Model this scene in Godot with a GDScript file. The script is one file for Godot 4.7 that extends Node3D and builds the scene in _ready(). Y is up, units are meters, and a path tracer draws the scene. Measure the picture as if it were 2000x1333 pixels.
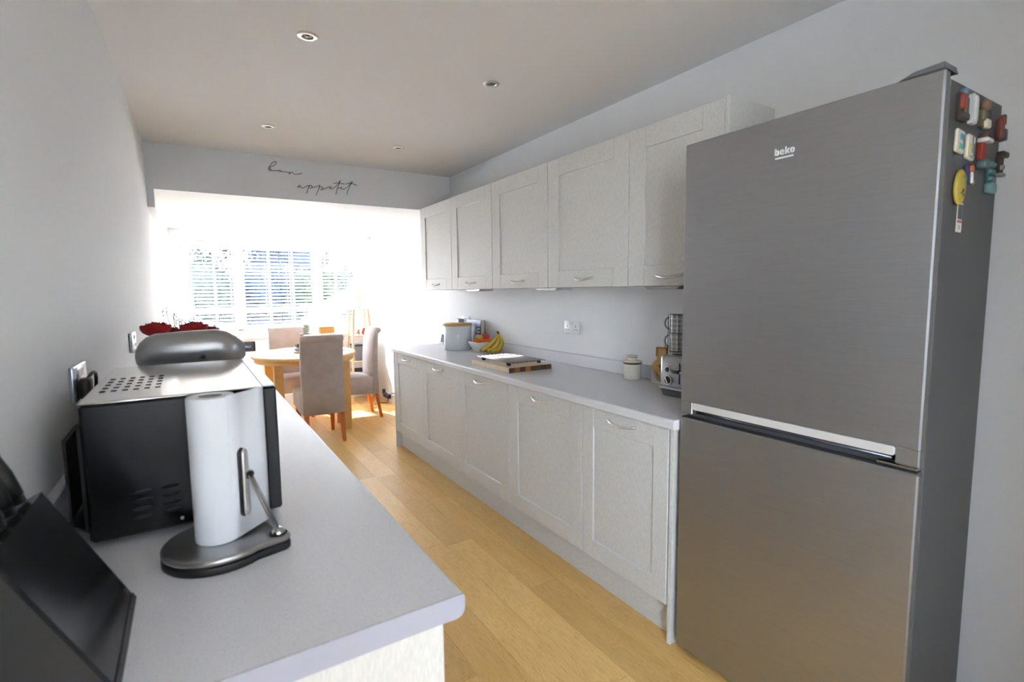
extends Node3D
# A galley kitchen that opens into a bright dining end. x right, y up, camera looks down -z. Metres.

const WT := 0.899          # worktop height
const CEIL := 2.415
const DCEIL := 2.103
const ZB := -4.35          # where the ceiling drops
const ZW := -6.8           # inner face of the window wall
const XR := 2.08           # right wall

# ---------------------------------------------------------------- mesh helper
class MB:
	var st := SurfaceTool.new()
	var xf := Transform3D()
	func _init() -> void:
		st.begin(Mesh.PRIMITIVE_TRIANGLES)
		st.set_smooth_group(-1)
		st.set_uv(Vector2.ZERO)
		st.set_color(Color.WHITE)
	func flat() -> MB:
		st.set_smooth_group(-1)
		return self
	func smooth(g := 0) -> MB:
		st.set_smooth_group(g)
		return self
	func at(t: Transform3D) -> MB:
		xf = t
		return self
	func tri(a: Vector3, b: Vector3, c: Vector3) -> void:   # counter-clockwise seen from outside
		st.add_vertex(xf * a)
		st.add_vertex(xf * c)
		st.add_vertex(xf * b)
	func triuv(a: Vector3, ua: Vector2, b: Vector3, ub: Vector2, c: Vector3, uc: Vector2) -> void:
		st.set_uv(ua)
		st.add_vertex(xf * a)
		st.set_uv(uc)
		st.add_vertex(xf * c)
		st.set_uv(ub)
		st.add_vertex(xf * b)
	func quad(a: Vector3, b: Vector3, c: Vector3, d: Vector3) -> void:
		tri(a, b, c)
		tri(a, c, d)
	func box(c: Vector3, s: Vector3, bev := 0.0) -> MB:
		var h := s * 0.5
		var b: float = minf(bev, minf(h.x, minf(h.y, h.z)) * 0.95)
		if b <= 0.0:
			for ax in 3:
				for sg in [-1.0, 1.0]:
					var n := Vector3.ZERO
					n[ax] = sg
					var u := Vector3.ZERO
					u[(ax + 1) % 3] = 1.0
					var v := n.cross(u)
					quad(c + (n - u - v) * h, c + (n + u - v) * h, c + (n + u + v) * h, c + (n - u + v) * h)
			return self
		for ax in 3:
			for sg in [-1.0, 1.0]:
				var n := Vector3.ZERO
				n[ax] = sg
				var u := Vector3.ZERO
				u[(ax + 1) % 3] = 1.0
				var v := n.cross(u)
				var hi := h - Vector3(b, b, b)
				var nn := n * h
				quad(c + nn + (-u - v) * hi, c + nn + (u - v) * hi, c + nn + (u + v) * hi, c + nn + (-u + v) * hi)
		for ax in 3:
			var a1 := (ax + 1) % 3
			var a2 := (ax + 2) % 3
			for s1 in [-1.0, 1.0]:
				for s2 in [-1.0, 1.0]:
					var p := Vector3.ZERO
					var q := Vector3.ZERO
					p[a1] = s1 * h[a1]
					p[a2] = s2 * (h[a2] - b)
					q[a1] = s1 * (h[a1] - b)
					q[a2] = s2 * h[a2]
					var e := Vector3.ZERO
					e[ax] = h[ax] - b
					if s1 * s2 > 0:
						quad(c + p - e, c + q - e, c + q + e, c + p + e)
					else:
						quad(c + q - e, c + p - e, c + p + e, c + q + e)
		for sx in [-1.0, 1.0]:
			for sy in [-1.0, 1.0]:
				for sz in [-1.0, 1.0]:
					var k := Vector3(sx, sy, sz)
					var i := (h - Vector3(b, b, b)) * k
					var px := c + i + Vector3(sx * b, 0, 0)
					var py := c + i + Vector3(0, sy * b, 0)
					var pz := c + i + Vector3(0, 0, sz * b)
					if sx * sy * sz > 0:
						tri(px, py, pz)
					else:
						tri(px, pz, py)
		return self
	func tube(pts: Array, r, n := 8, caps := true) -> MB:   # r: a number, or one per point
		var rings := []
		var up := Vector3.UP
		for i in pts.size():
			var p: Vector3 = pts[i]
			var d: Vector3
			if i == 0:
				d = pts[1] - p
			elif i == pts.size() - 1:
				d = p - pts[i - 1]
			else:
				d = (pts[i + 1] - p).normalized() + (p - pts[i - 1]).normalized()
			d = d.normalized()
			if i == 0 and absf(d.dot(up)) > 0.9:
				up = Vector3.RIGHT
			var x := up.cross(d).normalized()
			var y := d.cross(x)
			up = y
			var rr: float = r[i] if r is Array else r
			var ring := []
			for k in n:
				var a := TAU * k / n
				ring.append(p + (x * cos(a) + y * sin(a)) * rr)
			rings.append(ring)
		return loft(rings, caps)
	func loft(rings: Array, caps := true) -> MB:   # rings counter-clockwise about the way they advance
		var n: int = rings[0].size()
		for i in rings.size() - 1:
			for k in n:
				var k2 := (k + 1) % n
				quad(rings[i][k], rings[i][k2], rings[i + 1][k2], rings[i + 1][k])
		if caps:
			for k in range(1, n - 1):
				tri(rings[0][0], rings[0][k + 1], rings[0][k])
				var e = rings[rings.size() - 1]
				tri(e[0], e[k], e[k + 1])
		return self
	func lathe(prof: Array, n := 32, sx := 1.0, sz := 1.0) -> MB:   # prof: Vector2(radius, y), bottom to top on the outside
		for i in prof.size() - 1:
			var p: Vector2 = prof[i]
			var q: Vector2 = prof[i + 1]
			for k in n:
				var a := TAU * k / n
				var b := TAU * (k + 1) / n
				var p1 := Vector3(cos(a) * p.x * sx, p.y, -sin(a) * p.x * sz)
				var p2 := Vector3(cos(b) * p.x * sx, p.y, -sin(b) * p.x * sz)
				var q1 := Vector3(cos(a) * q.x * sx, q.y, -sin(a) * q.x * sz)
				var q2 := Vector3(cos(b) * q.x * sx, q.y, -sin(b) * q.x * sz)
				if p.x > 1e-6:
					tri(p1, p2, q2)
				if q.x > 1e-6:
					tri(p1, q2, q1)
		return self
	func ball(c: Vector3, r: Vector3, n := 16) -> MB:
		var keep := xf
		xf = keep * Transform3D(Basis.from_scale(r), c)
		var prof := []
		var m := maxi(4, n / 2)
		for i in m + 1:
			var a := PI * i / m - PI / 2
			prof.append(Vector2(0.0 if i == 0 or i == m else cos(a), sin(a)))
		lathe(prof, n)
		xf = keep
		return self
	func prism(poly: PackedVector2Array, z0: float, z1: float, bev := 0.0) -> MB:   # polygon in x, y pulled along z
		var pl := poly
		if Geometry2D.is_polygon_clockwise(pl):
			pl = pl.duplicate()
			pl.reverse()
		var n := pl.size()
		var ins := PackedVector2Array()
		for i in n:
			var d1 := (pl[i] - pl[(i + n - 1) % n]).normalized()
			var d2 := (pl[(i + 1) % n] - pl[i]).normalized()
			var n1 := Vector2(-d1.y, d1.x)
			var n2 := Vector2(-d2.y, d2.x)
			var m := n1 + n2
			ins.append(pl[i] + m * bev / maxf(0.3, 1.0 + n1.dot(n2)))
		var rings := []
		if bev > 0.0:
			rings.append([ins, z0])
			rings.append([pl, z0 + bev])
			rings.append([pl, z1 - bev])
			rings.append([ins, z1])
		else:
			rings.append([pl, z0])
			rings.append([pl, z1])
		for r in rings.size() - 1:
			for i in n:
				var j := (i + 1) % n
				var a: Vector2 = rings[r][0][i]
				var b: Vector2 = rings[r][0][j]
				var c: Vector2 = rings[r + 1][0][j]
				var d: Vector2 = rings[r + 1][0][i]
				var za: float = rings[r][1]
				var zc: float = rings[r + 1][1]
				quad(Vector3(a.x, a.y, za), Vector3(b.x, b.y, za), Vector3(c.x, c.y, zc), Vector3(d.x, d.y, zc))
		var cap: PackedVector2Array = rings[0][0]
		var t := Geometry2D.triangulate_polygon(cap)
		for i in range(0, t.size(), 3):
			var a := cap[t[i]]
			var b := cap[t[i + 1]]
			var c := cap[t[i + 2]]
			if (b - a).cross(c - a) < 0:
				var k := b
				b = c
				c = k
			tri(Vector3(a.x, a.y, z1), Vector3(b.x, b.y, z1), Vector3(c.x, c.y, z1))
			tri(Vector3(a.x, a.y, z0), Vector3(c.x, c.y, z0), Vector3(b.x, b.y, z0))
		return self
	func mesh() -> ArrayMesh:
		st.generate_normals()
		return st.commit()

# ---------------------------------------------------------------- scene helpers
var used := {}
var mats := {}

func numbered(n: String) -> String:
	if not used.has(n):
		used[n] = 0
		return n
	used[n] += 1
	return "%s_%03d" % [n, used[n]]

func meta(o: Node, label: String, category := "", group := "") -> void:
	if label: o.set_meta("label", label)
	if category: o.set_meta("category", category)
	if group: o.set_meta("group", group)

func thing(called: String, label: String, category: String, at := Vector3.ZERO, turn := 0.0, group := "") -> Node3D:
	var o := Node3D.new()
	o.name = numbered(called)
	add_child(o)
	o.position = at
	o.rotation.y = turn
	meta(o, label, category, group)
	return o

func part(called: String, b: MB, m: Material, parent: Node, at := Vector3.ZERO) -> MeshInstance3D:
	return put(called, b.mesh(), m, parent, at)

func put(called: String, me: Mesh, m: Material, parent: Node, at := Vector3.ZERO) -> MeshInstance3D:
	var o := MeshInstance3D.new()
	o.mesh = me
	o.material_override = m
	var n := called
	var k := 0
	while parent.has_node(n):
		k += 1
		n = "%s_%03d" % [called, k]
	o.name = n
	parent.add_child(o)
	o.position = at
	return o

func struct(called: String, b: MB, m: Material, at := Vector3.ZERO) -> MeshInstance3D:
	var o := part(called, b, m, self, at)
	o.set_meta("kind", "structure")
	return o

func one(called: String, b: MB, m: Material, label: String, category: String, at := Vector3.ZERO, group := "") -> MeshInstance3D:
	var o := put(numbered(called), b.mesh(), m, self, at)
	meta(o, label, category, group)
	return o

func T(p: Vector3, rx := 0.0, ry := 0.0, rz := 0.0) -> Transform3D:
	return Transform3D(Basis.from_euler(Vector3(rx, ry, rz)), p)

func path(s: String, z := 0.0) -> Array:
	var out := []
	for w in s.split(" "):
		var c := w.split(",")
		out.append(Vector3(float(c[0]), float(c[1]), z))
	return out

func smoothed(p: Array, n := 4) -> Array:   # Catmull-Rom through the points
	var out := []
	for i in p.size() - 1:
		var a: Vector3 = p[maxi(i - 1, 0)]
		var d: Vector3 = p[mini(i + 2, p.size() - 1)]
		for k in n:
			out.append((p[i] as Vector3).cubic_interpolate(p[i + 1], a, d, float(k) / n))
	out.append(p[p.size() - 1])
	return out

func poly(s: String) -> PackedVector2Array:
	var out := PackedVector2Array()
	for v in path(s):
		out.append(Vector2(v.x, v.y))
	return out

func rrect(w: float, h: float, r: float, n := 5) -> PackedVector2Array:   # rounded rectangle about the origin
	var out := PackedVector2Array()
	for q in 4:
		var c := Vector2((w / 2 - r) * (1 if q in [0, 3] else -1), (h / 2 - r) * (1 if q < 2 else -1))
		for k in n + 1:
			var a := PI / 2 * (q + float(k) / n)
			out.append(c + Vector2(cos(a), sin(a)) * r)
	return out

func ellipse(rx: float, ry: float, n := 32) -> PackedVector2Array:
	var out := PackedVector2Array()
	for k in n:
		out.append(Vector2(cos(TAU * k / n) * rx, sin(TAU * k / n) * ry))
	return out

func mat(key: String, c: Color, rough := 0.6, metal := 0.0, spec := 0.5) -> StandardMaterial3D:
	if mats.has(key):
		return mats[key]
	var m := StandardMaterial3D.new()
	m.resource_name = key
	m.albedo_color = c
	m.roughness = rough
	m.metallic = metal
	m.metallic_specular = spec
	mats[key] = m
	return m

func C(r: int, g: int, b: int) -> Color:
	return Color(r / 255.0, g / 255.0, b / 255.0)

func tri_map(m: StandardMaterial3D, scale: Vector3, world := false, offset := Vector3.ZERO) -> void:
	m.uv1_triplanar = true
	m.uv1_world_triplanar = world
	m.uv1_triplanar_sharpness = 8.0
	m.uv1_scale = scale
	m.uv1_offset = offset

func noise(s: int, f: float, oct := 3) -> FastNoiseLite:
	var n := FastNoiseLite.new()
	n.seed = s
	n.noise_type = FastNoiseLite.TYPE_SIMPLEX_SMOOTH
	n.frequency = f
	n.fractal_octaves = oct
	return n

func tex(im: Image) -> ImageTexture:
	return ImageTexture.create_from_image(im)

func wood_image(w: int, h: int, s: int, a: Color, b: Color, dark: Color, ring := 9.0) -> Image:   # grain along the image's height
	var im := Image.create(w, h, false, Image.FORMAT_RGB8)
	var n1 := noise(s, 1.0, 2)
	var n2 := noise(s + 7, 1.0, 3)
	var n3 := noise(s + 13, 1.0, 2)
	for y in h:
		var v := float(y) / h
		for x in w:
			var u := float(x) / w
			# circular blend in v so that the picture repeats along the grain
			var cv := cos(v * TAU)
			var sv := sin(v * TAU)
			var warp := n1.get_noise_3d(u * 1.6, cv * 0.55, sv * 0.55)
			var r := absf(fposmod(u * 1.5 + warp * 1.5, 1.0 / ring) * ring - 0.5) * 2.0
			var fine := n2.get_noise_3d(u * 60.0, cv * 1.2, sv * 1.2)
			var tone := n3.get_noise_3d(u * 3.0, cv * 0.8, sv * 0.8)
			var k := clampf(0.5 + 0.35 * tone + 0.30 * fine + 0.30 * (r - 0.5), 0.0, 1.0)
			var c := a.lerp(b, k)
			var pore := n2.get_noise_3d(u * 140.0 + 31.0, cv * 4.0, sv * 4.0)
			if pore > 0.28:
				c = c.lerp(dark, clampf((pore - 0.28) * 1.6, 0.0, 0.55))
			im.set_pixel(x, y, c)
	return im

# ---------------------------------------------------------------- start
func _ready() -> void:
	camera_and_light()
	materials()
	room()
	outside()
	kitchen_right()
	kitchen_left()
	fridge()
	dining()
	on_right_worktop()
	on_left_worktop()
	small_fittings()

func camera_and_light() -> void:
	var cam := Camera3D.new()
	cam.name = "camera"
	cam.fov = 67.36
	cam.near = 0.05
	cam.far = 200.0
	cam.position = Vector3(0, 1.38, 0)
	var ba := Basis(Vector3.UP, deg_to_rad(-32.13)) * Basis(Vector3.RIGHT, deg_to_rad(-5.613)) * Basis(Vector3.BACK, deg_to_rad(-0.634))
	cam.basis = ba
	var at := CameraAttributesPhysical.new()
	at.frustum_focal_length = 18.002
	at.frustum_focus_distance = 2.9
	at.frustum_near = 0.05
	at.frustum_far = 200.0
	at.exposure_aperture = 4.0
	cam.attributes = at
	add_child(cam)
	cam.current = true

	var env := Environment.new()
	env.background_mode = Environment.BG_SKY
	var sky := Sky.new()
	var sm := ProceduralSkyMaterial.new()
	sm.sky_top_color = C(160, 190, 226)
	sm.sky_horizon_color = C(225, 235, 245)
	sm.sky_curve = 0.25
	sm.ground_bottom_color = C(150, 145, 135)
	sm.ground_horizon_color = C(215, 220, 225)
	sm.sun_angle_max = 12.0
	sky.sky_material = sm
	env.sky = sky
	env.background_energy_multiplier = 4.4
	env.tonemap_mode = Environment.TONE_MAPPER_LINEAR
	env.tonemap_exposure = 10.2
	env.sdfgi_enabled = true
	env.ssao_enabled = true
	env.ssil_enabled = true
	var we := WorldEnvironment.new()
	we.name = "world_environment"
	we.environment = env
	add_child(we)

	var sun := DirectionalLight3D.new()
	sun.name = "sun"
	sun.light_color = Color(1.0, 0.985, 0.965)
	sun.light_energy = 5.0
	sun.light_angular_distance = 0.6
	sun.shadow_enabled = true
	sun.basis = Basis.looking_at(Vector3(0.26, -1.22, 1.0).normalized(), Vector3.UP)
	add_child(sun)

var floor_mats := []
func materials() -> void:
	mat("wall", C(241, 242, 243), 0.75)
	mat("ceiling", C(242, 241, 240), 0.85)
	var trim := mat("trim", C(240, 240, 240), 0.4)
	trim.metallic_specular = 0.5
	# painted, wood-grained cabinet fronts
	var n2 := noise(41, 1.0, 3)
	var im := Image.create(256, 256, false, Image.FORMAT_RGB8)
	for y in 256:
		for x in 256:
			var cv := cos(y / 256.0 * TAU)
			var sv := sin(y / 256.0 * TAU)
			var k := n2.get_noise_3d(x * 0.16, cv * 1.5, sv * 1.5)
			var g := 0.965 + 0.05 * k
			im.set_pixel(x, y, Color(g, g, g))
	var cab := mat("cabinet", C(226, 225, 221), 0.55)
	cab.albedo_texture = tex(im)
	cab.heightmap_enabled = true
	cab.heightmap_texture = cab.albedo_texture
	cab.heightmap_scale = 0.03
	tri_map(cab, Vector3(4, 4, 4))
	var cabh := mat("cabinet_rail", C(226, 225, 221), 0.55)
	var imh := im.duplicate()
	imh.rotate_90(CLOCKWISE)
	cabh.albedo_texture = tex(imh)
	tri_map(cabh, Vector3(4, 4, 4))
	# worktop: pale grey with fine flecks
	var sp := Image.create(512, 512, false, Image.FORMAT_RGB8)
	var a1 := noise(5, 0.16, 1)
	var a2 := noise(9, 0.09, 2)
	var a3 := noise(15, 0.21, 1)
	for y in 512:
		for x in 512:
			var g := 0.94 + 0.012 * a2.get_noise_2d(x, y)
			var f := a1.get_noise_2d(x, y)
			if f > 0.78:
				g += 0.05
			if a3.get_noise_2d(x, y) > 0.80:
				g -= 0.13
			sp.set_pixel(x, y, Color(g, g, g * 1.005))
	var wt := mat("worktop", C(244, 242, 244), 0.32)
	wt.albedo_texture = tex(sp)
	tri_map(wt, Vector3(2.4, 2.4, 2.4), true)
	mat("chrome", C(205, 205, 205), 0.12, 1.0)
	mat("nickel", C(222, 219, 214), 0.34, 0.85)
	mat("steel", C(176, 176, 176), 0.3, 1.0)
	mat("black_gloss", C(14, 14, 16), 0.25, 0.0, 0.35)
	mat("black_matt", C(20, 20, 21), 0.5)
	mat("dark_hole", C(8, 8, 8), 0.8)
	mat("white_plastic", C(236, 236, 236), 0.3)
	mat("white_enamel", C(226, 231, 234), 0.12)
	mat("white_china", C(240, 239, 236), 0.15)
	mat("upvc", C(244, 245, 246), 0.3)
	var gl := mat("glass", Color(1, 1, 1, 0.0), 0.0)
	gl.transparency = BaseMaterial3D.TRANSPARENCY_ALPHA
	# oak laminate
	var oak := []
	oak.append(tex(wood_image(256, 768, 3, C(255, 214, 138), C(240, 190, 112), C(186, 134, 70), 7.0)))
	oak.append(tex(wood_image(256, 768, 21, C(252, 208, 130), C(234, 182, 104), C(178, 126, 66), 11.0)))
	for k in 8:
		var m := mat("oak_floor_%d" % k, Color(1, 1, 1).darkened([0.0, 0.05, 0.02, 0.07, 0.01, 0.04, 0.08, 0.03][k]), 0.36)
		m.albedo_texture = oak[k % 2]
		tri_map(m, Vector3(3.1, 3.1, 0.42), false, Vector3(0.27 * k, 0.0, 0.19 * k))
		floor_mats.append(m)
	var fw := mat("furniture_oak", C(228, 214, 200), 0.4)
	fw.albedo_texture = oak[0]
	tri_map(fw, Vector3(2.2, 1.0, 2.2))
	var lw := mat("leg_wood", C(205, 128, 62), 0.35)
	lw.albedo_texture = oak[0]
	lw.albedo_color = C(208, 140, 92)
	tri_map(lw, Vector3(5, 0.8, 5))
	var pine := mat("pale_wood", C(226, 196, 156), 0.5)
	pine.resource_name = "pale_wood"
	mat("bamboo", C(214, 172, 108), 0.45)
	# chair velvet
	var fab := mat("chair_fabric", C(196, 180, 170), 0.9)
	fab.rim_enabled = true
	fab.rim = 0.5
	fab.rim_tint = 0.6
	var fi := Image.create(128, 128, false, Image.FORMAT_RGB8)
	var fn := noise(77, 0.03, 3)
	for y in 128:
		for x in 128:
			var g := 0.95 + 0.06 * fn.get_noise_3d(cos(x / 128.0 * TAU) * 20.0, sin(x / 128.0 * TAU) * 20.0, y)
			fi.set_pixel(x, y, Color(g, g, g))
	fab.albedo_texture = tex(fi)
	tri_map(fab, Vector3(2, 2, 2))

func M(k: String) -> StandardMaterial3D:
	return mats[k]

# ---------------------------------------------------------------- room shell
func plan(s: String, y0: float, y1: float, bev := 0.0) -> MB:   # outline in x, z raised from y0 to y1
	var b := MB.new()
	var pl := PackedVector2Array()
	for p in poly(s):
		pl.append(Vector2(p.x, -p.y))
	b.at(Transform3D(Basis(Vector3.RIGHT, -PI / 2), Vector3.ZERO))
	b.prism(pl, y0, y1, bev)
	b.at(Transform3D())
	return b

func room() -> void:
	# the left wall runs very slightly out of parallel; an unseen side window is added behind the camera for light
	var lw := plan("-0.2,-5.2 -0.2,-4.35 -0.262,-1.0 -0.292,0.92 -0.6,0.92 -0.6,-7.1 -0.27,-7.1 -0.27,-5.2", 0, 2.56)
	for e in [[0.92, 2.82, 0.0, 0.7], [0.92, 2.82, 2.3, 2.56], [2.48, 2.82, 0.7, 2.3]]:
		lw.box(Vector3(-0.4425, (e[2] + e[3]) / 2, (e[0] + e[1]) / 2), Vector3(0.315, e[3] - e[2], e[1] - e[0]))
	struct("wall_left", lw, M("wall"))
	var w2 := Node3D.new()
	w2.name = "window_2"
	w2.set_meta("kind", "structure")
	add_child(w2)
	var wf := MB.new()
	for z in [0.95, 1.7, 2.45]:
		wf.box(Vector3(-0.5, 1.5, z), Vector3(0.06, 1.6, 0.06), 0.004)
	for y in [0.73, 2.27]:
		wf.box(Vector3(-0.5, y, 1.7), Vector3(0.06, 0.06, 1.44), 0.004)
	part("window_frame", wf, M("upvc"), w2)
	for z in [1.325, 2.075]:
		part("pane", MB.new().box(Vector3(-0.5, 1.5, z), Vector3(0.006, 1.48, 0.69)), M("glass"), w2)
	struct("wall_right", MB.new().box(Vector3(XR + 0.12, 1.28, -2.1), Vector3(0.24, 2.56, 10.2)), M("wall"))
	struct("ceiling", MB.new().box(Vector3(0.85, CEIL + 0.08, -0.75), Vector3(2.9, 0.16, 7.2)), M("ceiling"))
	struct("wall_middle", MB.new().box(Vector3(0.9, (DCEIL + 2.575) / 2, ZB - 0.06), Vector3(2.36, 2.575 - DCEIL, 0.12)), M("wall"))
	struct("ceiling_001", MB.new().box(Vector3(0.85, DCEIL + 0.08, (ZB - 0.12 - 7.2) / 2), Vector3(2.9, 0.16, 7.2 + ZB - 0.12)), M("ceiling"))
	struct("trim_1", MB.new().box(Vector3(-0.2135, 2.041, -4.745), Vector3(0.113, 0.124, 0.79)), M("wall"))
	struct("trim_2", plan("-0.27,-6.5 -0.2,-6.5 -0.15,-6.8 -0.27,-6.8", 0, DCEIL), M("wall"))
	# window wall with its opening
	var w := MB.new()
	w.box(Vector3(0.85, 0.42, -6.95), Vector3(2.46, 0.84, 0.3))
	w.box(Vector3(0.85, 2.13, -6.95), Vector3(2.46, 0.26, 0.3))
	w.box(Vector3(-0.225, 1.42, -6.95), Vector3(0.31, 1.16, 0.3))
	w.box(Vector3(2.04, 1.42, -6.95), Vector3(0.08, 1.16, 0.3))
	struct("wall_front", w, M("wall"))
	# wall behind the camera with a glazed garden door
	var k := MB.new()
	k.box(Vector3(0.32, 1.28, 2.72), Vector3(1.24, 2.56, 0.2))
	k.box(Vector3(2.035, 1.28, 2.72), Vector3(0.09, 2.56, 0.2))
	k.box(Vector3(1.465, 2.36, 2.72), Vector3(1.05, 0.40, 0.2))
	struct("wall_back", k, M("wall"))
	var d := Node3D.new()
	d.name = "door_1"
	d.set_meta("kind", "structure")
	add_child(d)
	var fr := MB.new()
	for x in [0.97, 1.96]:
		fr.box(Vector3(x, 1.08, 2.74), Vector3(0.06, 2.16, 0.06), 0.004)
	for y in [0.04, 2.13]:
		fr.box(Vector3(1.465, y, 2.74), Vector3(1.05, 0.06, 0.06), 0.004)
	part("frame", fr, M("upvc"), d)
	part("panel", MB.new().box(Vector3(1.465, 0.55, 2.74), Vector3(0.93, 1.0, 0.045), 0.004), M("upvc"), d)
	part("panel", MB.new().box(Vector3(1.465, 1.565, 2.74), Vector3(0.93, 1.02, 0.045), 0.004), M("upvc"), d)
	# unseen stub wall and lintel, added to shade the fridge side and right wall
	var sb := MB.new()
	sb.box(Vector3(1.465, 1.2075, 0.36), Vector3(1.23, 2.415, 0.12))
	sb.box(Vector3(0.285, 2.2575, 0.36), Vector3(1.13, 0.315, 0.12))
	struct("wall_added_doorway", sb, M("wall"))
	# floor: a base with laid planks
	var fl := struct("floor", MB.new().box(Vector3(0.85, -0.08, -2.1), Vector3(2.9, 0.142, 10.4)), mat("underlay", C(60, 48, 36), 0.9))
	var rng := RandomNumberGenerator.new()
	rng.seed = 12
	var col := 0
	var x := 1.105 - 0.152 * 9
	var pm := {}
	while x < XR - 0.01:
		var x1: float = minf(x + 0.152, XR)
		var z: float = 2.6 + [0.0, -0.47, -0.83, -0.21, -0.68][col % 5]
		if col == 9: z = -2.455 + 5 * 1.22
		if col == 10: z = -1.872 + 4 * 1.22
		if col == 11: z = -1.51 + 4 * 1.22
		while z > -6.85:
			var za: float = minf(z, 2.62)
			var zb: float = maxf(z - 1.22, -6.8)
			if za - zb > 0.03 and za > -6.8:
				var lx: float = maxf(x, -0.27)
				var key := "%.3f %.3f" % [x1 - lx, za - zb]
				if not pm.has(key):
					pm[key] = MB.new().box(Vector3.ZERO, Vector3(x1 - lx - 0.0006, 0.009, za - zb - 0.0006), 0.0009).mesh()
				put("plank", pm[key], floor_mats[rng.randi() % 8], fl, Vector3((lx + x1) / 2, -0.0045, (za + zb) / 2))
			z -= 1.22
		x += 0.152
		col += 1
	# skirting
	var bb := poly("0,0 0.016,0 0.016,0.1 0.010,0.115 0.004,0.12 0,0.12")
	var b1 := MB.new().at(Transform3D(Basis(Vector3(-1, 0, 0), Vector3(0, 1, 0), Vector3(0, 0, 1)), Vector3(XR, 0, 0)))
	var bl := PackedVector2Array(bb)
	b1.at(Transform3D(Basis(), Vector3(XR - 0.016, 0, 0)))
	var mir := PackedVector2Array()
	for p in bb: mir.append(Vector2(0.016 - p.x, p.y))
	b1.prism(mir, ZW, -4.37)
	struct("baseboard_right", b1, M("trim"))
	var b2 := MB.new().at(T(Vector3(-0.14, 0, ZW), 0, PI / 2, 0))
	var b2p := MB.new().box(Vector3(0.96, 0.06, ZW + 0.008), Vector3(2.2, 0.12, 0.016), 0.003)
	struct("baseboard_front", b2p, M("trim"))
	window()

func window() -> void:
	var w := Node3D.new()
	w.name = "window_1"
	w.set_meta("kind", "structure")
	add_child(w)
	var zf := -7.0
	var y0 := 0.865
	var y1 := 1.995
	var fr := MB.new()
	for x in [[-0.07, 0.04], [0.46, 0.58], [1.36, 1.475], [1.915, 2.0]]:
		fr.box(Vector3((x[0] + x[1]) / 2, (y0 + y1) / 2, zf), Vector3(x[1] - x[0], y1 - y0, 0.07), 0.006)
	fr.box(Vector3(0.965, y0 + 0.06, zf), Vector3(2.07, 0.12, 0.068), 0.006)
	fr.box(Vector3(0.965, y1 - 0.045, zf), Vector3(2.07, 0.09, 0.068), 0.006)
	part("window_frame", fr, M("upvc"), w)
	for p in [[0.04, 0.46, [0.27]], [0.58, 1.36, [0.86, 1.13]], [1.475, 1.915, [1.66]]]:
		part("pane", MB.new().box(Vector3((p[0] + p[1]) / 2, 1.435, zf), Vector3(p[1] - p[0], 0.94, 0.006)), M("glass"), w)
		var br := MB.new()
		for x in p[2]:
			br.box(Vector3(x, 1.435, zf + 0.004), Vector3(0.022, 0.94, 0.016), 0.003)
		part("glazing_bar", br, M("upvc"), w)
		part("transom", MB.new().box(Vector3((p[0] + p[1]) / 2, 1.185, zf + 0.01), Vector3(p[1] - p[0], 0.055, 0.05), 0.005), M("upvc"), w)
	part("window_sill", MB.new().box(Vector3(0.95, 0.852, -6.87), Vector3(2.16, 0.026, 0.26), 0.008), M("trim"), w)
	# two slatted blinds hung in the recess
	var slat := MB.new()
	var sp := PackedVector2Array()
	for k in 7: sp.append(Vector2(-0.021 + 0.007 * k, 0.0016 * sin(PI * k / 6.0) + 0.0013))
	for k in 7: sp.append(Vector2(0.021 - 0.007 * k, 0.0016 * sin(PI * k / 6.0) - 0.0013))
	slat.at(Transform3D(Basis(Vector3.UP, PI / 2), Vector3.ZERO)).prism(sp, -0.5065, 0.5065)
	var sm := slat.mesh()
	var bm := mat("blind_slat", C(246, 246, 245), 0.35)
	for s in 2:
		var cx := 0.452 + 1.026 * s
		var b := thing("venetian_blind", ["white slatted window blind on the flower side of the wide window", "white slatted window blind on the floor lamp side of the wide window"][s], "blind", Vector3(cx, 1.985, -6.875), 0, "venetian blinds in the dining window")
		part("headrail", MB.new().box(Vector3(0, -0.028, 0), Vector3(1.018, 0.056, 0.05), 0.004), bm, b)
		for k in 23:
			var o := put("slat", sm, bm, b, Vector3(0, -0.082 - 0.0415 * k, 0))
			o.rotation.x = deg_to_rad(23)
		part("bottom_rail", MB.new().box(Vector3(0, -1.035, 0), Vector3(1.013, 0.018, 0.05), 0.004), bm, b)
		for x in [-0.4, -0.02, 0.38]:
			var c := MB.new()
			for z in [-0.0235, 0.0235]:
				c.box(Vector3(x, -0.545, z), Vector3(0.004, 0.975, 0.001))
			part("ladder_cord", c, bm, b)

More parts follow.
